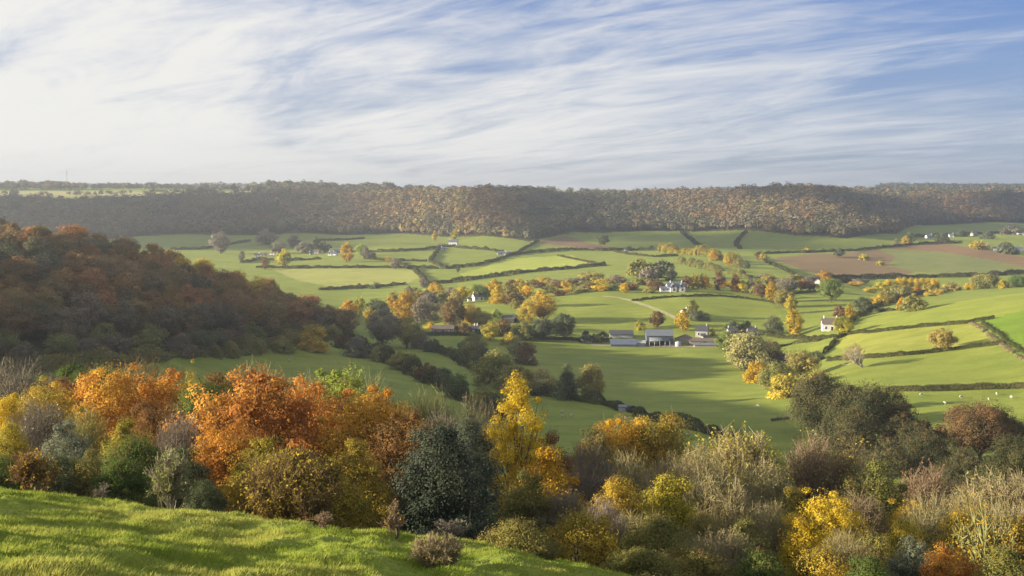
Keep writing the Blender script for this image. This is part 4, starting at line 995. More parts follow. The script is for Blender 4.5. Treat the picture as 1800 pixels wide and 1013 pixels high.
# ------------------------------------------------------------------ trees of the valley, near to far
# group at the foot of the bank, ridge shade put into its leaf colours
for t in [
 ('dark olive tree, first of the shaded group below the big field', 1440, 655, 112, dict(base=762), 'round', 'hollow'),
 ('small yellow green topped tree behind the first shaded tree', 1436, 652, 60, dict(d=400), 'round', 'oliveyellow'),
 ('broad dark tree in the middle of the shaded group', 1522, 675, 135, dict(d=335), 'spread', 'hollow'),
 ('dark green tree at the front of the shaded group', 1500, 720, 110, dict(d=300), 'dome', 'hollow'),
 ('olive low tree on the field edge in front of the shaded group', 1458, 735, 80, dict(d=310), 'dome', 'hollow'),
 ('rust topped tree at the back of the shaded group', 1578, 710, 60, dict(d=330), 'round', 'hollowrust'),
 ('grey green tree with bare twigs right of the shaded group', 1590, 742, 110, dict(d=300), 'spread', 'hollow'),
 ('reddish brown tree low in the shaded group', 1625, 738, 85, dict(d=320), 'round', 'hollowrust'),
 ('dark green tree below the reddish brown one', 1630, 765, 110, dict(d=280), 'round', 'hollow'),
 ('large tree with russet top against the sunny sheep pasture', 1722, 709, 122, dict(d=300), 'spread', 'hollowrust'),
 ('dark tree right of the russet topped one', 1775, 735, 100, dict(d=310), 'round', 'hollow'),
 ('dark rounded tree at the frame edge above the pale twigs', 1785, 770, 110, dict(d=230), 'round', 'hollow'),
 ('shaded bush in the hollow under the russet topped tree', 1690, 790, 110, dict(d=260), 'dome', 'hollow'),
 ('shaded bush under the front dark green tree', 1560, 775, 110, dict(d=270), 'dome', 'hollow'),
 # line up the right of the field to the blue roofed cottage
 ('yellow green bush at the field corner above the shaded group', 1385, 658, 72, dict(base=697), 'dome', 'oliveyellow'),
 ('olive tree between the yellow green bush and the cottage', 1408, 615, 62, dict(base=668), 'round', 'olive'),
 ('dark olive tree in front of the blue roofed cottage', 1362, 636, 62, dict(base=690), 'round', 'greenolive'),
 ('yellow and orange bush beside the hedge corner', 1330, 636, 46, dict(base=672), 'dome', 'gold'),
 ('big round pale green tree near the farm', 1318, 585, 82, dict(base=650), 'round', 'pale'),
 ('dark ivy green tree left of the big round pale green tree', 1277, 582, 42, dict(base=616), 'egg', 'green'),
 ('brown half bare tree behind the big round pale green tree', 1352, 600, 50, dict(base=640), 'round', 'brown'),
 # sunny side
 ('lone spreading oak on the clipped hedge in the sunny pasture', 1655, 579, 54, dict(base=618), 'spread', 'olive'),
 ('dark bush at the hedge end left of the leaning bare tree', 1438, 622, 26, dict(base=634), 'dome', 'dark'),
 ('olive green tree half hiding the white cottage', 1482, 556, 32, dict(base=590), 'round', 'oliveyellow'),
 ('golden pillar shaped tree behind the white cottage', 1494, 533, 18, dict(base=566), 'egg', 'gold'),
 ('dark rounded tree on the hedge beyond the golden pillar', 1518, 522, 38, dict(base=555), 'round', 'dark'),
 ('brownish bush left of the golden pillar', 1476, 538, 24, dict(base=556), 'dome', 'brown'),
 ('dark green round bush in the upper sunny meadow', 1607, 516, 46, dict(base=546), 'dome', 'greenolive'),
 ('small yellow bush leaning on the dark round bush in the meadow', 1586, 522, 20, dict(base=545), 'dome', 'gold'),
 ('olive bush on the hedge crossing from the dark round bush', 1556, 512, 40, dict(base=534), 'dome', 'olive'),
 ('golden brown bush on the hedge above the dark rounded tree', 1545, 517, 36, dict(base=538), 'dome', 'goldolive'),
 # gardens right of the farm
 ('tall golden tree standing alone by the lane', 1396, 545, 30, dict(base=590), 'egg', 'gold'),
 ('dark evergreen tree beside the tall golden tree', 1360, 555, 34, dict(base=588), 'egg', 'dark'),
 ('small golden bush at the foot of the tall golden tree', 1398, 574, 16, dict(base=591), 'dome', 'yellow'),
 ('orange brown tree above the tall golden tree', 1391, 520, 24, dict(base=552), 'egg', 'goldolive'),
 ('olive tree in the row leading up from the golden tree', 1377, 508, 36, dict(base=540), 'round', 'olive'),
 ('yellow tree in the row leading up from the golden tree', 1356, 492, 22, dict(base=530), 'egg', 'gold'),
 ('brown tree left of the yellow one in that row', 1338, 498, 24, dict(base=524), 'round', 'brown'),
 ('grey brown tree with bare top above the olive one', 1384, 488, 40, dict(base=512), 'round', 'grey'),
 ('small red orange tree by the paddock houses', 1410, 492, 18, dict(base=512), 'round', 'fire'),
 ('buff tree next to the small red orange tree', 1422, 492, 22, dict(base=513), 'round', 'brown'),
 ('large bright green tree in the paddock', 1460, 490, 42, dict(base=530), 'round', 'green'),
 ('tall orange tree behind the large green tree', 1448, 475, 26, dict(d=1075), 'egg', 'fire'),
 ('yellow tree tucked between the tall orange and large green trees', 1453, 488, 18, dict(d=1045), 'round', 'gold'),
 ('brown tree against the ploughed field', 1486, 488, 26, dict(d=1080), 'round', 'brown'),
 ('grey tree right of the brown one below the ploughed field', 1512, 490, 30, dict(d=1100), 'round', 'grey'),
 # yellow poplars and their neighbours
 ('yellow bush left of the poplar row', 1560, 491, 20, dict(d=1060), 'round', 'yellow'),
 ('pale yellow tree on the poplar row hedge', 1545, 496, 24, dict(d=1040), 'dome', 'oliveyellow'),
 ('orange red bush under the poplar row', 1612, 506, 16, dict(d=1020), 'dome', 'fire'),
 ('golden twin tree beside the large dark tree past the poplars', 1700, 498, 13, dict(d=1010), 'egg', 'yellow'),
 ('shorter golden twin tree past the poplars', 1709, 499, 12, dict(d=1005), 'egg', 'gold'),
 ('large dark green tree on the lane beyond the sunny meadow', 1733, 481, 46, dict(d=1020), 'round', 'greenolive'),
 ('dark green tree at the frame edge beyond the sunny meadow', 1790, 484, 36, dict(d=1010), 'round', 'green'),
 ('small pale yellow bush between the two dark lane trees', 1760, 492, 12, dict(d=1000), 'dome', 'yellow'),
 ('olive bush on the lane left of the golden twins', 1675, 496, 30, dict(d=1020), 'dome', 'olive'),
 ('brown bush below the right end of the poplars', 1650, 506, 32, dict(d=1000), 'dome', 'greenolive'),
 ('olive yellow bush above the upper sunny meadow hedge', 1635, 511, 24, dict(d=930), 'dome', 'oliveyellow'),
 ('dark bush under the left end of the poplars', 1580, 508, 32, dict(d=1000), 'dome', 'dark'),
 ('green bush behind the lane, right of the large dark tree', 1770, 494, 24, dict(d=1015), 'dome', 'olive'),
 # farm and hill meadow
 ('apple like tree with russet crown above the barn', 1154, 547, 28, dict(base=576), 'round', 'rustgreen'),
 ('glowing orange yellow tree behind the barn', 1201, 546, 26, dict(base=582), 'egg', 'gold'),
 ('dark ivy clad tree on the hill meadow knoll', 1217, 527, 20, dict(base=556), 'egg', 'greenolive'),
 ('dark spreading bush below the ivy clad tree', 1228, 546, 40, dict(base=562), 'dome', 'dark'),
 ('pale green bush in front of the ivy clad tree', 1212, 540, 14, dict(base=558), 'dome', 'pale'),
 ('thin olive bush on the meadow left of the russet apple tree', 1125, 564, 18, dict(base=580), 'dome', 'oliveyellow'),
 ('dark clipped evergreen clump hiding the farm cottages', 1288, 563, 32, dict(base=584), 'dome', 'dark'),
 ('second dark clipped evergreen clump by the farm cottages', 1312, 564, 30, dict(base=584), 'dome', 'dark'),
 ('golden garden bush beside the dark roofed farmhouse', 1252, 577, 11, dict(base=590), 'dome', 'goldolive'),
 # trees behind the big shaded field
 ('dark conifer shaped tree between two pale bare trees', 997, 640, 44, dict(base=702), 'cone', 'dark'),
 ('pale olive tree right of the dark conifer shaped tree', 1040, 640, 52, dict(base=702), 'egg', 'olive'),
 ('pale olive tree left of the dark conifer shaped tree', 950, 646, 52, dict(base=694), 'egg', 'pale'),
 ('olive half bare tree nearest the yellow tree on that hedge', 925, 650, 36, dict(base=694), 'egg', 'olive'),
 ('dark rounded scrub mass beside the two hedges', 872, 615, 84, dict(base=680), 'dome', 'greenolive'),
 ('pink brown bush at the upper end of the dark scrub mass', 925, 602, 44, dict(base=640), 'dome', 'brown'),
 ('yellow topped bush above the dark scrub mass', 897, 584, 34, dict(base=606), 'dome', 'goldolive'),
 ('buff bush behind the pink brown one', 905, 592, 36, dict(base=625), 'dome', 'pale'),
 ('green ivy tree standing left of the dark scrub mass', 832, 586, 48, dict(base=632), 'egg', 'greenolive'),
 ('dark bush at the foot of the green ivy tree', 846, 606, 34, dict(base=634), 'dome', 'dark'),
 ('olive bush left of the green ivy tree', 814, 600, 30, dict(base=628), 'dome', 'green'),
 ('dark scrub bush at the lower edge of the scrub mass', 905, 640, 60, dict(base=690), 'dome', 'greenolive'),
 # bushes along the overgrown hedge below the spur
 ('round olive bush with golden crown at the spur foot', 550, 571, 56, dict(base=616), 'dome', 'goldolive'),
 ('small yellow brown bush at the spur foot, left of the round one', 497, 592, 40, dict(base=618), 'dome', 'olive'),
 ('golden brown bush right of the round olive bush', 601, 588, 34, dict(base=612), 'dome', 'rustgreen'),
 ('grey twiggy bush starting the overgrown hedge', 628, 592, 44, dict(base=628), 'dome', 'grey'),
 ('pale green round bush on the overgrown hedge', 668, 607, 36, dict(base=636), 'dome', 'pale'),
 ('brown green bush after the pale green one on the overgrown hedge', 702, 616, 44, dict(base=650), 'dome', 'greenolive'),
 ('russet bush midway down the overgrown hedge', 750, 638, 46, dict(base=672), 'dome', 'rustgreen'),
 ('dark bush after the russet one on the overgrown hedge', 780, 646, 40, dict(base=680), 'dome', 'dark'),
 ('green bush low on the overgrown hedge', 805, 657, 44, dict(base=700), 'dome', 'green'),
 ('olive bush ending the overgrown hedge by the yellow tree', 850, 676, 50, dict(base=722), 'dome', 'greenolive'),
 ('big grey round tree where the spur meets the lane', 672, 541, 62, dict(base=610), 'round', 'grey'),
 ('grey tree standing against the right side of the big grey one', 715, 556, 50, dict(base=612), 'round', 'greenolive'),
 ('grey brown bush right of the grey trees', 738, 580, 36, dict(base=612), 'dome', 'grey'),
 ('dark bushes edge tree at the top of the second hedge', 760, 596, 36, dict(base=618), 'dome', 'dark'),
 # orchard and cottages left of the farm
 ('yellow poplar like tree behind the big grey tree', 712, 512, 42, dict(base=572), 'egg', 'gold'),
 ('lime yellow tree touching the yellow poplar like tree', 728, 522, 26, dict(base=568), 'egg', 'oliveyellow'),
 ('golden tree just left of the big grey tree', 650, 540, 24, dict(base=574), 'egg', 'gold'),
 ('yellow tree at the tip of the spur wood', 615, 528, 30, dict(d=790), 'egg', 'gold'),
 ('pale yellow bush behind the spur tip', 632, 522, 26, dict(d=830), 'round', 'oliveyellow'),
 ('dark shrub mass behind the golden tree by the lane', 662, 526, 44, dict(d=850), 'dome', 'dark'),
 ('grey poplars tall bare crown between yellow tree and brown tree', 755, 515, 44, dict(base=566), 'egg', 'grey'),
 ('grey bare tree with slender crown beside the yellow meadow', 740, 520, 30, dict(base=572), 'egg', 'grey'),
 ('large brown tree in the middle of the cottage trees', 796, 526, 44, dict(base=578), 'round', 'brown'),
 ('golden green tree right of the large brown tree', 828, 532, 36, dict(base=574), 'round', 'goldolive'),
 ('yellow tree left of the white gabled house', 812, 502, 22, dict(base=530), 'egg', 'yellow'),
 ('dark green tree behind the white gabled house', 842, 500, 36, dict(d=880), 'round', 'green'),
 ('pale yellow tree right of the white gabled house', 875, 499, 20, dict(base=528), 'egg', 'yellow'),
 ('low golden hedge tree below the pale yellow one', 878, 516, 36, dict(base=532), 'dome', 'gold'),
 ('brown bush beside the low golden hedge tree', 905, 512, 34, dict(base=534), 'dome', 'brown'),
 ('bright yellow round tree at the middle of the tree belt', 927, 502, 22, dict(base=524), 'round', 'yellow'),
 ('large golden orange tree at the meadow corner', 955, 518, 44, dict(base=564), 'round', 'orangegold'),
 ('olive gold tree against the left of the large golden orange tree', 927, 528, 32, dict(base=568), 'egg', 'goldolive'),
 ('pale buff tree above the large golden orange tree', 948, 510, 30, dict(base=540), 'round', 'goldolive'),
 ('dark tree at the meadow edge below the large golden orange tree', 990, 552, 42, dict(base=596), 'round', 'dark'),
 ('dark tree next to the hedge, second in the dark row', 955, 560, 44, dict(base=598), 'round', 'dark'),
 ('dark tree third in the dark row beside a dark shed', 918, 566, 42, dict(base=598), 'round', 'greenolive'),
 ('yellow green tree beside the black and white house', 862, 563, 32, dict(base=598), 'round', 'oliveyellow'),
 ('brown tree right of the yellow green tree by the black and white house', 884, 560, 30, dict(base=590), 'round', 'brown'),
 ('olive tree behind the black and white house', 850, 548, 40, dict(base=576), 'round', 'olive'),
 ('small pale tree by the light meadow strip', 872, 544, 20, dict(base=566), 'egg', 'lime'),
 ('small olive bush standing in the middle meadow', 905, 525, 20, dict(base=542), 'dome', 'olive'),
 ('dark hawthorn on the lane by the farm sheds', 1060, 583, 26, dict(base=600), 'dome', 'dark'),
 ('olive hawthorn on the lane near the blue shed', 1048, 585, 18, dict(base=602), 'dome', 'greenolive'),
 ('dark bush at the left end of the farm lane', 1030, 582, 26, dict(base=602), 'dome', 'dark'),
 ('yellow bush by the brown roofed barn', 757, 566, 18, dict(base=578), 'dome', 'yellow'),
 ('rust bush before the brown roofed barn', 815, 568, 30, dict(base=586), 'dome', 'brown'),
]:
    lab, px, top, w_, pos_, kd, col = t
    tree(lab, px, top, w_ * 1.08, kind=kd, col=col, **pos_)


def bare_tree(label, px, top, w, base, lean, col='twig'):
    """leafless tree with a real leaning trunk, limbs and a haze of fine twigs"""
    x, d = hit(px, base); zg = hz(x, d); h = (base - top) / F * d; wm = w / F * d
    rng = np.random.default_rng(int(px)); A = 1.0
    Cc = clumps_of(rng, 'spread', A, 90, .12, .5)
    r = empty('bare_tree', (x, d, zg - .1)); r.scale = (wm, wm, h); r.rotation_euler = (0, lean, 0)
    tag(r, label, 'tree')
    put('trunk', limb_mesh('trunk', int(px), Cc, A, 80, .055, .66, 2, .3, .07), PALEBARK, r)
    k = rng.integers(0, len(Cc), 1500); a = Cc[k] + rng.normal(0, .02, (1500, 3)); v = rng.normal(size=a.shape) + (a - np.array([0, 0, .45])) * 3; v /= np.linalg.norm(v, axis=1)[:, None]
    b = a + v * rng.uniform(.05, .13, (1500, 1)); n = np.cross(v, rng.normal(size=v.shape)); n /= np.linalg.norm(n, axis=1)[:, None]
    V = np.stack([a - n * .004, a + n * .004, b + n * .002, b - n * .002], 1).reshape(-1, 3)
    put('twigs', mk_mesh('twigs', V, np.arange(len(V)).reshape(-1, 4), {'tint': ('FACE', 'FLOAT', rng.random(1500))}), lm(col, .15), r)
bare_tree('bare pale tree leaning left with a forked trunk in the sunny pasture', 1516, 601, 54, 646, math.radians(-34))

# yellow poplar row, tree by tree
for k, (px, top, w_) in enumerate([(1580, 488, 15), (1590, 487, 13), (1601, 488, 12), (1611, 489, 11), (1621, 488, 13), (1631, 489, 12), (1640, 489, 12), (1647, 491, 10)]):
    tree('bright yellow poplar in the close row below the ploughed field', px, top, w_ * 1.25, d=1060 + 6 * (k % 3), kind='tall', col='yellow', lod=1, group='yellow poplar row below the ploughed field')
# slim garden trees right of the large white house
for px, top, w_, col, lab in [(1219, 481, 13, 'oliveyellow', 'pale lime slim tree right of the large white house'), (1228, 481, 12, 'goldolive', 'olive gold slim tree, second from the large white house'),
        (1234, 480, 9, 'olive', 'olive slim tree, third from the large white house'), (1240, 482, 12, 'gold', 'golden slim tree, last of those by the large white house'),
        (1264, 476, 20, 'brown', 'tall buff brown tree past the slim garden trees'), (1294, 482, 15, 'rust', 'rust orange tree right of the tall buff brown one'),
        (1305, 493, 18, 'yellow', 'yellow rounded tree beside the rust orange tree'), (1320, 488, 14, 'grey', 'grey dead looking tree right of the yellow rounded tree'),
        (1206, 485, 24, 'brown', 'purple brown tree behind the large white house')]:
    tree(lab, px, top, w_ * 1.2, d=910, kind='egg', col=col, lod=2)

# the long belt across the valley
rng_b = np.random.default_rng(44)
names = dict(grey='grey half bare', brown='dull brown', olive='olive', greenolive='dark olive', gold='golden', goldolive='gold tinged', rust='russet', dark='dark green', pale='pale green', yellow='yellow')
belt = [(990, 492, 34, 930, 'brown'), (1010, 488, 36, 960, 'grey'), (1040, 478, 44, 1000, 'greenolive'), (1030, 494, 36, 920, 'olive'), (1062, 490, 34, 940, 'goldolive'), (1085, 484, 36, 960, 'grey'),
        (1052, 505, 30, 890, 'yellow'), (1098, 497, 14, 890, 'gold'), (1003, 502, 10, 890, 'yellow'), (995, 507, 14, 880, 'gold'), (1025, 505, 30, 890, 'pale'), (1110, 500, 32, 900, 'rust'), (1130, 488, 38, 940, 'greenolive'),
        (1125, 455, 46, 1010, 'greenolive'), (1162, 457, 46, 1010, 'dark'), (1142, 470, 40, 980, 'grey'), (1178, 470, 24, 980, 'dark'), (1150, 492, 30, 900, 'brown'), (1098, 503, 15, 880, 'yellow'),
        (970, 494, 30, 950, 'olive'), (955, 487, 28, 1010, 'goldolive'), (935, 492, 26, 990, 'olive'), (900, 496, 26, 1000, 'brown'), (912, 492, 18, 1010, 'yellow'), (890, 503, 26, 950, 'greenolive'),
        (860, 502, 26, 950, 'grey'), (790, 505, 30, 900, 'grey'), (770, 502, 32, 940, 'gold'), (750, 508, 26, 930, 'olive'), (780, 512, 30, 880, 'greenolive'), (730, 505, 22, 960, 'greenolive'), (690, 518, 22, 900, 'gold'),
        (1075, 497, 26, 910, 'greenolive'), (1012, 508, 26, 880, 'greenolive'), (982, 510, 26, 870, 'brown'), (965, 503, 26, 900, 'greenolive'), (1140, 505, 26, 880, 'greenolive'),
        (1330, 490, 22, 960, 'greenolive'), (1350, 482, 24, 1000, 'olive'), (1366, 492, 24, 980, 'grey'), (1400, 482, 26, 1040, 'greenolive'), (1428, 484, 26, 1050, 'grey')]
rb = random.Random(21)
for x0, x1, y0, n, d0, d1, w0, w1, cols in [(690, 870, 508, 14, 850, 960, 16, 30, 'grey olive goldolive gold greenolive'), (870, 1100, 495, 16, 880, 1000, 16, 34, 'grey olive brown goldolive gold greenolive rust'),
        (1340, 1440, 494, 8, 960, 1060, 16, 28, 'olive grey gold brown'), (1500, 1680, 502, 9, 980, 1060, 16, 28, 'greenolive olive goldolive'), (1190, 1330, 494, 6, 900, 960, 12, 20, 'greenolive olive gold')]:
    for k in range(n):
        belt.append((lerp(x0, x1, (k + rb.random()) / n), y0 + rb.uniform(-5, 9), rb.uniform(w0, w1), rb.uniform(d0, d1), rb.choice(cols.split())))
beltlab = {}
for px, top, w_, d, col in belt:
    zone = 'thin left end of the valley tree belt' if px < 860 else 'belt above the bright meadow corner' if px < 985 else 'dense middle of the valley tree belt' if px < 1100 else 'tall clump left of the large white house' if px < 1200 else 'belt between lane and ploughed field'
    lab = f'{names[col]} tree in the {zone}'
    size = 'small ' if w_ < 22 else 'broad ' if w_ > 40 else ''
    tree(size + lab, px, top, w_ * 1.1, d=d, kind=('round', 'egg', 'round')[rng_b.integers(3)], col=col, lod=2, group=f'{size}{names[col]} trees in the {zone}')

# far field trees
for lab, px, top, w_, pos_, kd, col in [
 ('yellow rounded tree standing in the far field right of the spur crest', 500, 437, 24, dict(base=471), 'egg', 'oliveyellow'),
 ('orange yellow tree in the far field beside the village', 609, 425, 22, dict(base=461), 'egg', 'gold'),
 ('pale lime tree right of the orange yellow far tree', 635, 429, 18, dict(base=450), 'round', 'lime'),
 ('dark grey tree right of the pale lime far tree', 643, 434, 16, dict(base=456), 'egg', 'grey'),
 ('dark low bush beside the dark grey far tree', 654, 443, 16, dict(base=453), 'dome', 'dark'),
 ('big hazy grey tree behind the spur crest', 388, 407, 32, dict(base=446), 'round', 'grey'),
 ('hazy grey round tree at the village edge', 467, 402, 36, dict(base=430), 'round', 'grey'),
 ('small grey tree behind the spur near the big hazy one', 425, 441, 12, dict(base=460), 'egg', 'grey'),
 ('tiny orange tree on the hedge in the middle pasture', 682, 451, 9, dict(base=462), 'round', 'gold'),
 ('grey round bush on the hedge corner in the middle pasture', 695, 454, 18, dict(base=473), 'round', 'grey'),
 ('dark bush on the hedge below the pale meadow', 631, 498, 12, dict(base=507), 'dome', 'dark'),
 ('larger dark bush on the hedge below the pale meadow', 660, 496, 17, dict(base=507), 'dome', 'dark'),
 ('small dark tree where the grey green field meets the bright meadow', 805, 468, 6, dict(base=479), 'egg', 'dark'),
 ('dark grey tree above the yellow bushes at the belt end', 745, 488, 16, dict(base=506), 'egg', 'grey'),
 ('golden bush at the belt end beside the long hedge', 765, 496, 22, dict(base=508), 'dome', 'gold'),
 ('yellow tree at the wood edge left of the white farm', 764, 405, 9, dict(base=424), 'egg', 'yellow'),
 ('yellow green tree behind the white farm', 799, 404, 12, dict(base=422), 'egg', 'oliveyellow'),
 ('orange tree at the wood edge right of the white farm', 822, 388, 11, dict(base=410), 'egg', 'gold'),
 ('pale green tree at the wood edge by the white farm', 801, 393, 10, dict(base=412), 'egg', 'lime'),
 ('dark round tree alone in the big far field', 1061, 413, 20, dict(base=430), 'round', 'dark'),
 ('dark bush on the long dark hedge beside a barn', 1106, 433, 14, dict(base=441), 'dome', 'dark'),
 ('tiny dark bush on the far hedge right of the barn', 1145, 431, 7, dict(base=438), 'dome', 'dark'),
 ('dark bush on the hedge corner of the far pasture near the scarp farm', 854, 432, 8, dict(base=439), 'dome', 'dark'),
 ('dark round tree on the edge of the ploughed field', 1476, 436, 19, dict(base=453), 'round', 'dark'),
 ('yellow bush on the hedge above the ploughed field', 1418, 434, 15, dict(base=444), 'dome', 'oliveyellow'),
 ('small green bush on the hedge right of the yellow bush', 1446, 436, 8, dict(base=443), 'dome', 'green'),
 ('yellow green bush standing in the young corn', 1518, 446, 17, dict(base=457), 'dome', 'oliveyellow'),
 ('second yellow green bush further into the young corn', 1547, 458, 13, dict(base=466), 'dome', 'oliveyellow'),
 ('golden bush at the wood end above the ploughed bank', 1592, 415, 16, dict(base=429), 'dome', 'gold'),
 ('dark tree beside the golden bush at the wood end', 1601, 408, 20, dict(base=428), 'dome', 'dark'),
 ('pale bush left of the golden bush at the wood end', 1575, 420, 10, dict(base=430), 'dome', 'pale'),
 ('yellow round bush in the green corner left of the ploughed field', 1342, 443, 14, dict(base=458), 'dome', 'oliveyellow'),
 ('russet bush beside the yellow round bush', 1334, 447, 10, dict(base=457), 'dome', 'rust'),
 ('dark round tree at the end of the hedge through the lime fields', 1062, 459, 8, dict(base=467), 'dome', 'dark'),
 ('green tree at the right end of the yellow scrub', 1299, 453, 18, dict(base=470), 'dome', 'greenolive'),
 ('dark tree right of the yellow scrub', 1312, 458, 16, dict(base=472), 'dome', 'dark'),
 ('golden tree in the middle of the yellow scrub', 1254, 440, 16, dict(base=458), 'dome', 'gold'),
 ('tall golden tree at the lower end of the yellow scrub', 1282, 450, 14, dict(base=468), 'dome', 'gold'),
 ('olive scrub bush by the bank of village houses', 1720, 424, 30, dict(base=438), 'dome', 'goldolive'),
 ('dark tree over the bank of village houses', 1770, 426, 34, dict(base=446), 'dome', 'dark'),
 ('dark tree at the far lane end', 1690, 405, 22, dict(base=416), 'dome', 'dark'),
 ('dark tree in the right hand village lane', 1655, 410, 26, dict(base=423), 'dome', 'dark'),
 ('dark tree right along the village lane', 1735, 406, 24, dict(base=420), 'dome', 'dark'),
 ('dull tree at the right end of the village lane', 1780, 396, 40, dict(base=412), 'dome', 'grey'),
 ('dark tree among the left village roofs', 555, 417, 18, dict(base=440), 'egg', 'dark'),
 ('dark tree at the left edge of the village', 515, 412, 20, dict(base=436), 'round', 'grey'),
 ('grey tree between the village houses', 535, 425, 30, dict(base=446), 'round', 'grey'),
 ('dark tree above the village houses', 570, 425, 20, dict(base=444), 'round', 'dark'),
 ('hazy grey tree over the first village roofs', 490, 425, 24, dict(base=446), 'round', 'grey'),
 ('pinkish grey tree below the first village roofs', 466, 452, 14, dict(base=474), 'egg', 'brown'),
 ('dull tree on the rim meadow of the far plateau', 411, 322, 16, dict(d=2420), 'dome', 'grey'),
 ]:
    tree(lab, px, top, w_ * 1.15, kind=kd, col=col, lod=2, **pos_)

# ------------------------------------------------------------------ houses, farm buildings, mast, sheep
def boxes(L):
    """list of ((x0,y0,z0),(x1,y1,z1)) -> verts, quads"""
    V, Q = [], []
    for (x0, y0, z0), (x1, y1, z1) in L:
        o = len(V)
        V += [(x0, y0, z0), (x1, y0, z0), (x1, y1, z0), (x0, y1, z0), (x0, y0, z1), (x1, y0, z1), (x1, y1, z1), (x0, y1, z1)]
        Q += [tuple(o + i for i in f) for f in ((0, 3, 2, 1), (4, 5, 6, 7), (0, 1, 5, 4), (1, 2, 6, 5), (2, 3, 7, 6), (3, 0, 4, 7))]
    return V, Q
WHITE = rough_mat('limewash', (.58, .57, .54), .8, .15, .6)
STONE = rough_mat('cotswold stone', (.36, .31, .23), .9, .3, 1.5)
GREYST = rough_mat('grey render', (.34, .34, .33), .9, .25, .8)
SLATE = rough_mat('blue slate', (.095, .11, .15), .55, .3, 2.0, .5)
TILE = rough_mat('brown stone tile', (.15, .115, .09), .85, .35, 2.0)
DARKROOF = rough_mat('dark slate', (.06, .062, .07), .7, .3, 2.0)
SHEET = rough_mat('blue grey sheet', (.085, .105, .145), .5, .3, .4, .5, stretch=(4, 1, 1))
PALESHEET = rough_mat('pale sheet roof', (.13, .145, .16), .5, .35, .4, .5, stretch=(4, 1, 1))
TIMBER = rough_mat('black boarding', (.03, .03, .03), .8, .3, 2)
GLASS = rough_mat('window glass', (.03, .035, .045), .15, .2, 1, .6)
METAL = rough_mat('galvanised steel', (.30, .31, .33), .5, .2, 2, .5)

def gable(nm, L, D, h, rise, wall, roof, par, x=0, y=0, rz=0, over=.35, z0=-.6):
    """walls with pointed ends (ridge along local x) and a roof of two thick slopes"""
    g = empty(nm, (x, y, 0), rz) if par is None else par
    l, d = L / 2, D / 2
    c, s = math.cos(rz), math.sin(rz)
    T = (lambda p: (p[0] * c - p[1] * s + x, p[0] * s + p[1] * c + y, p[2])) if par is not None else (lambda p: p)
    V = [(-l, -d, z0), (l, -d, z0), (l, d, z0), (-l, d, z0), (-l, -d, h), (l, -d, h), (l, d, h), (-l, d, h), (-l, 0, h + rise), (l, 0, h + rise)]
    me = bpy.data.meshes.new('wall'); me.from_pydata([T(p) for p in V], [], [(0, 1, 5, 4), (2, 3, 7, 6), (1, 2, 6, 9, 5), (3, 0, 4, 8, 7), (4, 5, 9, 8), (6, 7, 8, 9)]); me.update()
    put('wall', me, wall, g)
    e = over; k = rise / d; t = .22; lo = h - k * e + .04; hi = h + rise + .04; X = l + e
    R = []
    V = [(-X, -d - e, lo), (X, -d - e, lo), (X, 0, hi), (-X, 0, hi), (-X, d + e, lo), (X, d + e, lo)]
    V += [(a, b, c_ + t) for a, b, c_ in V]
    Fs = [(0, 3, 2, 1), (2, 3, 4, 5), (6, 7, 8, 9), (8, 11, 10, 9), (0, 1, 7, 6), (4, 10, 11, 5), (0, 6, 9, 3), (3, 9, 10, 4), (1, 2, 8, 7), (2, 5, 11, 8)]
    me = bpy.data.meshes.new('roof'); me.from_pydata([T(p) for p in V], [], Fs); me.update()
    ro = put('roof', me, roof, g)
    return g, ro, T
def chim(ro, T, x, z, mat, y=0, w=.7):
    V, Q = boxes([((x - w / 2, y - w / 2, z - 1.6), (x + w / 2, y + w / 2, z + 1.0)), ((x - w * .22, y - w * .22, z + 1.0), (x + w * .22, y + w * .22, z + 1.4))])
    put('chimney', mk_mesh('chimney', [T(p) for p in V], Q), mat, ro)
def wins(g, T, D, spots, w=1.0, h=1.2, side=-1, mat=GLASS):
    """windows on the long wall: frame proud of the wall, pane inside"""
    y = side * D / 2
    for x, z in spots:
        V, Q = boxes([((x - w / 2 - .1, min(y, y + side * .06), z - .1), (x + w / 2 + .1, max(y, y + side * .06), z + h + .1))])
        f = put('window', mk_mesh('window', [T(p) for p in V], Q), WHITE, g)
        V, Q = boxes([((x - w / 2, min(y + side * .062, y + side * .09), z), (x + w / 2, max(y + side * .062, y + side * .09), z + h))])
        put('pane', mk_mesh('pane', [T(p) for p in V], Q), mat, f)
def door(g, T, D, x, side=-1, mat=TIMBER, w=1.0, h=2.1):
    y = side * D / 2
    V, Q = boxes([((x - w / 2, min(y, y + side * .07), 0), (x + w / 2, max(y, y + side * .07), h))])
    put('door', mk_mesh('door', [T(p) for p in V], Q), mat, g)

def house(label, px, base, wpx, hpx, D=6.5, roof=TILE, wall=WHITE, rz=0, rise=None, chims=(.42,), nm='house', cat='house', cmat=None, floors=2, far=False, d=None, wincols=None):
    if d is None: x, d = hit(px, base)
    else: x = (px - CX) / F * d
    L = wpx / F * d; tot = hpx / F * d
    rise = rise or min(D * .42, tot * .42); h = tot - rise
    g, ro, T = gable(nm, L, D, h, rise, wall, roof, None, x, d, rz)
    g.location.z = hz(x, d)
    tag(g, label, cat)
    for c in chims: chim(ro, T, c * L, h + rise + .3, cmat or wall)
    if not far:
        n = wincols or max(2, int(L / 3.2)); xs = [L * ((i + .5) / n - .5) for i in range(n)]
        fl = [z for z in (.9, 3.6) if z + 1.2 < h][:floors]
        spots = [(x_, z) for z in fl for i, x_ in enumerate(xs) if not (z < 1 and i == n // 2)]
        wins(g, T, D, spots); door(g, T, D, xs[n // 2])
    return g, T, ro, (L, h, rise, d)

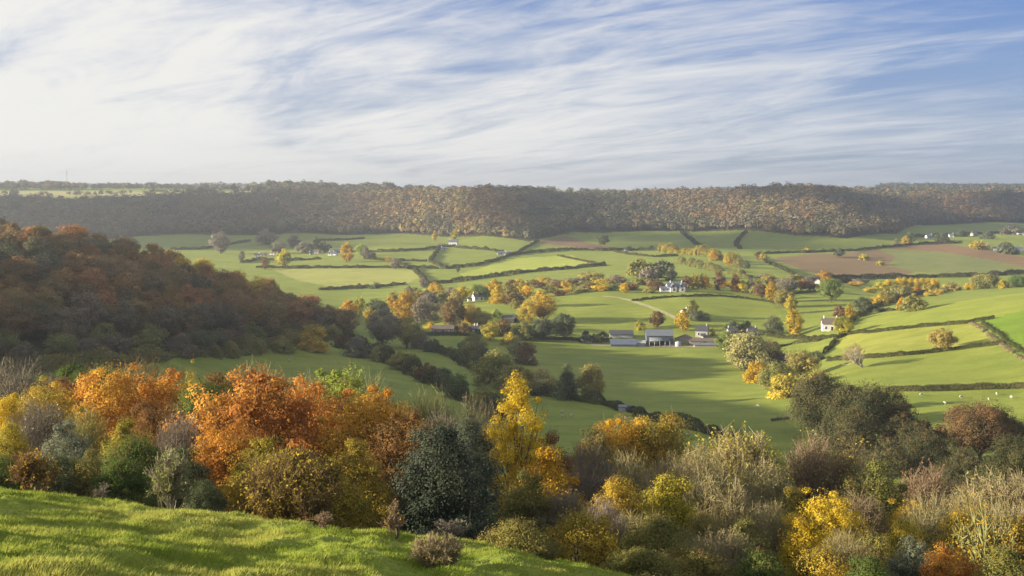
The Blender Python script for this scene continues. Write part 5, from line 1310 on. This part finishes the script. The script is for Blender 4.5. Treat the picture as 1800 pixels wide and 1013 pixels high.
# large white house on the far side of the hill meadow
g, T, ro, (L, h, rise, d_) = house('large white house with several grey gables below the dark tree clump', 1188, 512, 32, 15, 8, SLATE, WHITE, .05, chims=(-.30, .32))
for k in (-.22, .24):
    w1, r1, T1 = gable('wing', 9, 4.2, h - .3, 2.6, WHITE, SLATE, g, k * L, -2.6, math.pi / 2)
    wins(g, lambda p, k=k, L=L: (p[0] + k * L, p[1], p[2]), 14.2, [(0, .9), (0, 3.4)], 1.3, 1.4)
w1, r1, T1 = gable('extension', 7, 5, h * .52, 1.6, WHITE, SLATE, g, -.62 * L, -2, 0)
wins(g, lambda p, L=L: (p[0] - .62 * L, p[1] - 2, p[2]), 5, [(-1.6, .8), (1.4, .8)], 1, 1.1)
house('white gabled house with a dark roof in the yellow trees', 840, 528, 18, 12, 6.5, DARKROOF, WHITE, .35, chims=(-.44, .40))
house('low white outbuilding beside the white gabled house', 826, 529, 8, 6, 4, DARKROOF, WHITE, .2, chims=(), nm='outbuilding', cat='outbuilding', floors=1)
g, T, ro, (L, h, rise, d_) = house('black and white house with white chimneys by the lane', 836, 585, 15, 12, 5.5, DARKROOF, TIMBER, .12, chims=(-.1, .2), cmat=WHITE)
V, Q = boxes([((-L / 2 - .05, -2.87, -.3), (-L / 2 + 1.5, -2.77, h))])
put('plaster_panel', mk_mesh('plaster_panel', V, Q), WHITE, g)
house('long brown roofed stone barn by the hedge left of the black and white house', 778, 585, 38, 13, 8, TILE, STONE, .08, chims=(), nm='barn', cat='barn', floors=1)
house('small white roofed shed beyond the long brown roofed barn', 797, 577, 8, 6, 4, PALESHEET, WHITE, .3, chims=(), nm='shed', cat='shed', far=True)
house('dark open shed on the meadow edge behind the brown tree', 896, 566, 24, 11, 7, DARKROOF, TIMBER, -.35, chims=(), nm='shed', cat='shed', far=True)
house('white cottage half hidden by the olive tree', 1461, 580, 32, 20, 7, TILE, WHITE, -.12, chims=(-.38, .3))
house('cottage with blue slate roof among olive trees', 1366, 636, 36, 13, 7, SLATE, STONE, -.1, chims=(.05,))
house('narrow white gable end beside the tall orange tree', 1437, 514, 7, 9, 4, DARKROOF, WHITE, 1.35, chims=(), nm='chapel', cat='chapel', far=True, d=1010)
house('farmhouse with dark roof and one white wall behind the barns', 1234, 591, 21, 18, 7, DARKROOF, GREYST, -.25, chims=(.4,))
house('white porch building in front of the dark roofed farmhouse', 1236, 594, 7, 7, 3.4, DARKROOF, WHITE, -.2, chims=(), nm='porch_building', cat='outbuilding', floors=1)
house('stone gabled byre at the left end of the long brown roof', 1203, 603, 16, 14, 9, TILE, STONE, 1.2, chims=(), nm='barn', cat='barn', floors=1)
house('long low byre with brown tiled roof and pale wall', 1237, 605, 52, 10, 6, TILE, STONE, -.03, chims=(), nm='barn', cat='barn', floors=1, wincols=7)
house('pale low wall building in front of the long byre', 1240, 610, 40, 6.5, 4, PALESHEET, STONE, -.03, chims=(), nm='barn', cat='barn', floors=1, far=True)
house('grey farm cottage between the dark evergreens, left one', 1287, 588, 16, 11, 6, DARKROOF, GREYST, .1, chims=(-.4,))
house('grey farm cottage between the dark evergreens, right one', 1322, 588, 16, 11, 6, DARKROOF, GREYST, .1, chims=(.4,))
house('small house with white gable on the knoll under the ivy clad tree', 1204, 553, 12, 9, 5, DARKROOF, WHITE, .5, chims=(.3,))
house('small grey roofed shed beside the knoll house', 1228, 561, 14, 7, 5, SLATE, GREYST, .1, chims=(), nm='shed', cat='shed', far=True)
# big barn: tall sheet roof over a front with its shaded opening painted dark, and a lean-to canopy
x, d = hit(1160, 607); L = 46 / F * d
g, ro, T = gable('barn', L, 13, 5.4, 2.6, SHEET, PALESHEET, None, x, d + 5, -.02); g.location.z = hz(x, d)
tag(g, 'big blue grey barn with pale sheet roof and open dark front', 'barn')
V, Q = boxes([((-L * .40, -6.62, .2), (L * .34, -6.52, 4.4))]); put('shade_panel', mk_mesh('shade_panel', V, Q), TIMBER, g)  # black panel on the wall stands in for the shade inside the opening
me = mk_mesh('canopy', [(-L * .42, -6.6, 4.3), (L * .36, -6.6, 4.3), (L * .36, -10.2, 2.9), (-L * .42, -10.2, 2.9), (-L * .42, -6.6, 4.5), (L * .36, -6.6, 4.5), (L * .36, -10.2, 3.1), (-L * .42, -10.2, 3.1)],
    [(0, 1, 2, 3), (7, 6, 5, 4), (3, 2, 6, 7), (0, 3, 7, 4), (1, 5, 6, 2)]); put('canopy', me, PALESHEET, g)
for k in (-.42, -.23, -.03, .17, .35):
    V, Q = boxes([((k * L - .13, -10.1, -.6), (k * L + .13, -9.85, 2.95))]); put('post', mk_mesh('post', V, Q), METAL, g)
house('long low shed with blue sheet roof left of the big barn', 1095, 607, 44, 10, 10, SHEET, SHEET, -.02, chims=(), nm='shed', cat='shed', floors=1, far=True, rise=2.2)
house('dark roofed shed behind the long blue one', 1092, 600, 40, 11, 8, DARKROOF, GREYST, -.02, chims=(), nm='shed', cat='shed', far=True, rise=2.0, d=725)
house('grey walled link building between the blue shed and the big barn', 1125, 607, 17, 8, 7, GREYST, GREYST, -.02, chims=(), nm='shed', cat='shed', floors=1, far=True, rise=1)
house('tumbledown grey shed on the lane left of the blue shed', 1030, 602, 18, 6, 5, GREYST, STONE, .2, chims=(), nm='shed', cat='shed', far=True)
# steel tank by the barn, trough shed in the hedge, feeder in the field
def lathe(prof, n=14):
    V, Q = [], []
    for r, z in prof:
        for i in range(n): V.append((r * math.cos(6.2832 * i / n), r * math.sin(6.2832 * i / n), z))
    for k in range(len(prof) - 1):
        for i in range(n): Q.append((k * n + i, k * n + (i + 1) % n, (k + 1) * n + (i + 1) % n, (k + 1) * n + i))
    return V, Q
x, d = hit(1192, 609)
t = empty('tank', (x, d, hz(x, d)), 0); tag(t, 'squat silver tank at the right corner of the big barn', 'tank')
V, Q = lathe([(.01, -.3), (1.7, -.3), (1.75, 0), (1.75, 2.1), (1.55, 2.5), (.4, 2.75), (.01, 2.78)]); put('shell', mk_mesh('shell', V, Q, smooth=True), METAL, t)
V, Q = lathe([(.01, 2.7), (.35, 2.7), (.35, 2.95), (.01, 2.95)]); put('lid', mk_mesh('lid', V, Q), GREYST, t)
x, d = hit(1101, 724)
g, ro, T = gable('field_shelter', 5.0, 2.6, 1.7, .5, GREYST, PALESHEET, None, x, d, -.25, over=.15); g.location.z = hz(x, d); tag(g, 'little grey field shelter tucked in the hedge below the dark conifer', 'shelter')
x, d = hit(1372, 739)
t = empty('fallen_tree', (x, d, hz(x, d)), .2); tag(t, 'dark fallen tree lying alone in the shaded pasture', 'fallen tree')
rg = np.random.default_rng(4); Ls = [(np.array([(-3.2, 0, .3), (-1, .1, .45), (1.2, -.1, .5), (3.2, .2, .5)]), np.array([.42, .38, .3, .18]))]
V, Q = tubes(Ls, 8); put('trunk', mk_mesh('trunk', V, Q, smooth=True), BARK, t)
Ls = []
for k in range(16):
    a = np.array([rg.uniform(-2.5, 3), 0, .5]); v = rg.normal(size=3) * .5 + np.array([.4, 0, .7]); Ls.append((np.array([a, a + v * .7, a + v * 1.4]), np.array([.12, .08, .02])))
V, Q = tubes(Ls, 5); put('branches', mk_mesh('branches', V, Q), BARK, t)

# far farm, village roofs, greenhouse, barn by the hedge
RR = random.Random(3)
for lab, px, base, w_, h_, wall, roof in [
 ('bright white farmhouse at the foot of the far scarp', 797, 431, 15, 9, WHITE, SLATE), ('stone cottage left of the bright white farmhouse', 776, 434, 10, 6, STONE, TILE), ('white lodge below the bright white farmhouse', 781, 439, 12, 4, WHITE, SLATE),
 ('pale barn beside the curved hedge of the grey green field', 881, 448, 14, 6, GREYST, SLATE), ('second pale barn beside the curved hedge', 893, 449, 10, 6, WHITE, SLATE),
 ('grey barn with bushes on the long far hedge', 1102, 441, 9, 5, GREYST, DARKROOF), 
 ('first white village house nearest the spur crest', 452, 452, 9, 6, WHITE, DARKROOF), ('stone village house next to the first white one', 463, 450, 9, 6, STONE, TILE), ('white village house under the hazy grey trees', 480, 448, 9, 5, WHITE, TILE),
 ('grey village house above the yellow rounded tree', 497, 446, 10, 6, GREYST, DARKROOF), ('white village cottage in the middle of the row', 548, 448, 8, 5, WHITE, DARKROOF), ('stone village cottage beside the white middle cottage', 558, 446, 9, 6, STONE, TILE),
 ('long white village house left of the orange yellow tree', 585, 449, 15, 6, WHITE, SLATE), ('tall grey village house behind the long white one', 592, 445, 12, 7, GREYST, SLATE), ('red brick village house at the row end', 573, 442, 9, 6, rough_mat('brick', (.26, .13, .09), .9, .3, 2), DARKROOF),
 ('white house on the lane below the far right wood', 1633, 419, 11, 6, WHITE, SLATE), ('second white house on that lane', 1672, 417, 8, 6, WHITE, SLATE), ('stone house on that lane among dark trees', 1712, 415, 10, 6, STONE, SLATE), ('white house at the end of the far right lane', 1768, 408, 8, 7, WHITE, SLATE), ('grey house at the frame edge on the far right lane', 1793, 413, 12, 6, WHITE, SLATE),
 ('grey house over the ploughed bank', 1752, 441, 12, 7, GREYST, SLATE), ('white fronted house over the ploughed bank', 1772, 443, 10, 7, WHITE, SLATE), ('slate roofed house over the ploughed bank, beside dark trees', 1790, 442, 12, 8, GREYST, SLATE),
 ('pale house behind the olive scrub over the ploughed bank', 1733, 436, 10, 6, STONE, SLATE)]:
    house(lab, px, base, w_, h_, 6.5, roof, wall, RR.uniform(-.4, .4), chims=(RR.choice((-.4, .4)),), floors=1, wincols=3)
house('long pale greenhouse among the yellow scrub', 1222, 446, 26, 4.5, 7, PALESHEET, WHITE, -.1, chims=(), nm='greenhouse', cat='greenhouse', far=True, rise=1.6)
# radio mast on the plateau skyline
x, d = (117 - CX) / F * 2950, 2950
t = empty('radio_mast', (x, d, hz(x, d)), .4); tag(t, 'thin lattice radio mast above the skyline trees', 'mast')
Hm = (YH - 299) / F * d - hz(x, d); Ls = []
for i in range(3):
    a = 2.094 * i; Ls.append((np.array([(1.9 * math.cos(a), 1.9 * math.sin(a), 0), (.5 * math.cos(a), .5 * math.sin(a), Hm)]), np.array([.30, .22])))
for k in range(14):
    for i in range(3):
        f0, f1 = k / 14, (k + 1) / 14; a, b = 2.094 * i, 2.094 * (i + 1); r0, r1 = lerp(1.9, .5, f0), lerp(1.9, .5, f1)
        Ls.append((np.array([(r0 * math.cos(a), r0 * math.sin(a), Hm * f0), (r1 * math.cos(b), r1 * math.sin(b), Hm * f1)]), np.array([.13, .13])))
V, Q = tubes(Ls, 4); put('lattice', mk_mesh('lattice', V, Q), METAL, t)
V, Q = tubes([(np.array([(0, 0, Hm - .5), (0, 0, Hm + 5)]), np.array([.2, .12]))] , 5); put('aerial', mk_mesh('aerial', V, Q), METAL, t)
V, Q = boxes([((-1.1, -1.1, Hm * .72), (1.1, 1.1, Hm * .78)), ((-1.0, -1.0, Hm * .86), (1.0, 1.0, Hm * .91))]); put('dishes', mk_mesh('dishes', V, Q), METAL, t)

# sheep: one continuous body each (trunk, neck, head and four legs grown from a skeleton)
WOOL = rough_mat('wool', (.42, .39, .32), .95, .2, 6)
def sheep_mesh():
    me = bpy.data.meshes.new('sheep')
    P = [(0, 0, .62), (-.38, 0, .64), (.36, 0, .63), (.55, 0, .58), (.70, 0, .40), (.80, 0, .27), (-.52, 0, .56)]
    E = [(0, 1), (0, 2), (2, 3), (3, 4), (4, 5), (1, 6)]; R = [.27, .25, .24, .15, .105, .06, .06]
    for x, s in ((.32, 1), (.32, -1), (-.36, 1), (-.36, -1)):
        n = len(P); P += [(x, .13 * s, .36), (x + (.02 if x > 0 else -.05), .13 * s, .2), (x, .13 * s, .02)]; R += [.085, .05, .04]
        E += [(2 if x > 0 else 1, n), (n, n + 1), (n + 1, n + 2)]
    for s in (1, -1):
        n = len(P); P.append((.62, .15 * s, .45)); R.append(.035); E.append((4, n))
    me.from_pydata(P, E, []); o = bpy.data.objects.new('sheep', me); C.objects.link(o)
    m = o.modifiers.new('skin', 'SKIN')
    for i, r in enumerate(R): me.skin_vertices[0].data[i].radius = (r, r)
    me.skin_vertices[0].data[0].use_root = True
    o.modifiers.new('sub', 'SUBSURF').levels = 1
    dg = bpy.context.evaluated_depsgraph_get(); res = bpy.data.meshes.new_from_object(o.evaluated_get(dg)); res.name = 'sheep'
    bpy.data.objects.remove(o)
    for p in res.polygons: p.use_smooth = True
    return res
SHEEP = sheep_mesh()
for i, (px, py, grp) in enumerate([(508, 636, 'a'), (419, 628, 'a'), (566, 690, 'a'), (781, 697, 'a'), (988, 726, 'b'), (989, 734, 'b'), (1005, 733, 'b'), (1099, 737, 'b'), (1112, 741, 'b'), (1206, 768, 'b'), (1332, 716, 'c'),
        (1620, 696, 'd'), (1738, 704, 'd'), (1752, 695, 'd'), (1660, 711, 'd'), (1690, 700, 'd'), (1778, 701, 'd')]):
    x, d = hit(px, py)
    o = put('sheep', SHEEP, WOOL, loc=(x, d, hz(x, d))); o.rotation_euler = (0, 0, RR.uniform(0, 6.28)); o.scale = (1.15,) * 3
    where = dict(a='in the shaded pasture between the spur and the orange beeches', b='in the shaded pasture behind the slender yellow tree', c='alone in the big field below the farm', d='in the sunny pasture by the straight clipped hedge')[grp]
    tag(o, 'small white sheep grazing ' + where, 'sheep', None if grp == 'c' else 'sheep ' + where)

# field track across the hill meadow: a worn pale strip 4 mm over the turf
def track(nm, pts, w, mat):
    G = []
    for (a, b), (c, d) in zip(pts, pts[1:]):
        for k in range(8): G.append(hit(lerp(a, c, k / 8), lerp(b, d, k / 8)))
    G = np.array(G + [hit(*pts[-1])]); T = np.gradient(G, axis=0); T /= np.linalg.norm(T, axis=1)[:, None]; Nn = np.column_stack([-T[:, 1], T[:, 0]])
    ww = w * (1 + .5 * (fbm(np.arange(len(G)) * .4, np.zeros(len(G)), 3, 2) - .5))[:, None]
    cols = [G + Nn * ww * f for f in (-.5, -.25, 0, .25, .5)]
    V = np.concatenate([np.column_stack([c, H(c[:, 0], c[:, 1]) + .12]) for c in cols]); n = len(G)
    Q = [(k * n + i, (k + 1) * n + i, (k + 1) * n + i + 1, k * n + i + 1) for k in range(4) for i in range(n - 1)]
    tag(put(nm, mk_mesh(nm, V, Q, smooth=True), mat), kind='structure')
track('track', [(1060, 521), (1085, 523), (1110, 529), (1140, 539), (1170, 551), (1196, 563)], 5, field_mat('worn track', (.33, .31, .15), (.38, .36, .18)))
track('lane', [(1040, 607), (1120, 609), (1200, 610), (1270, 609)], 5, field_mat('farm yard', (.24, .22, .17), (.30, .27, .20)))
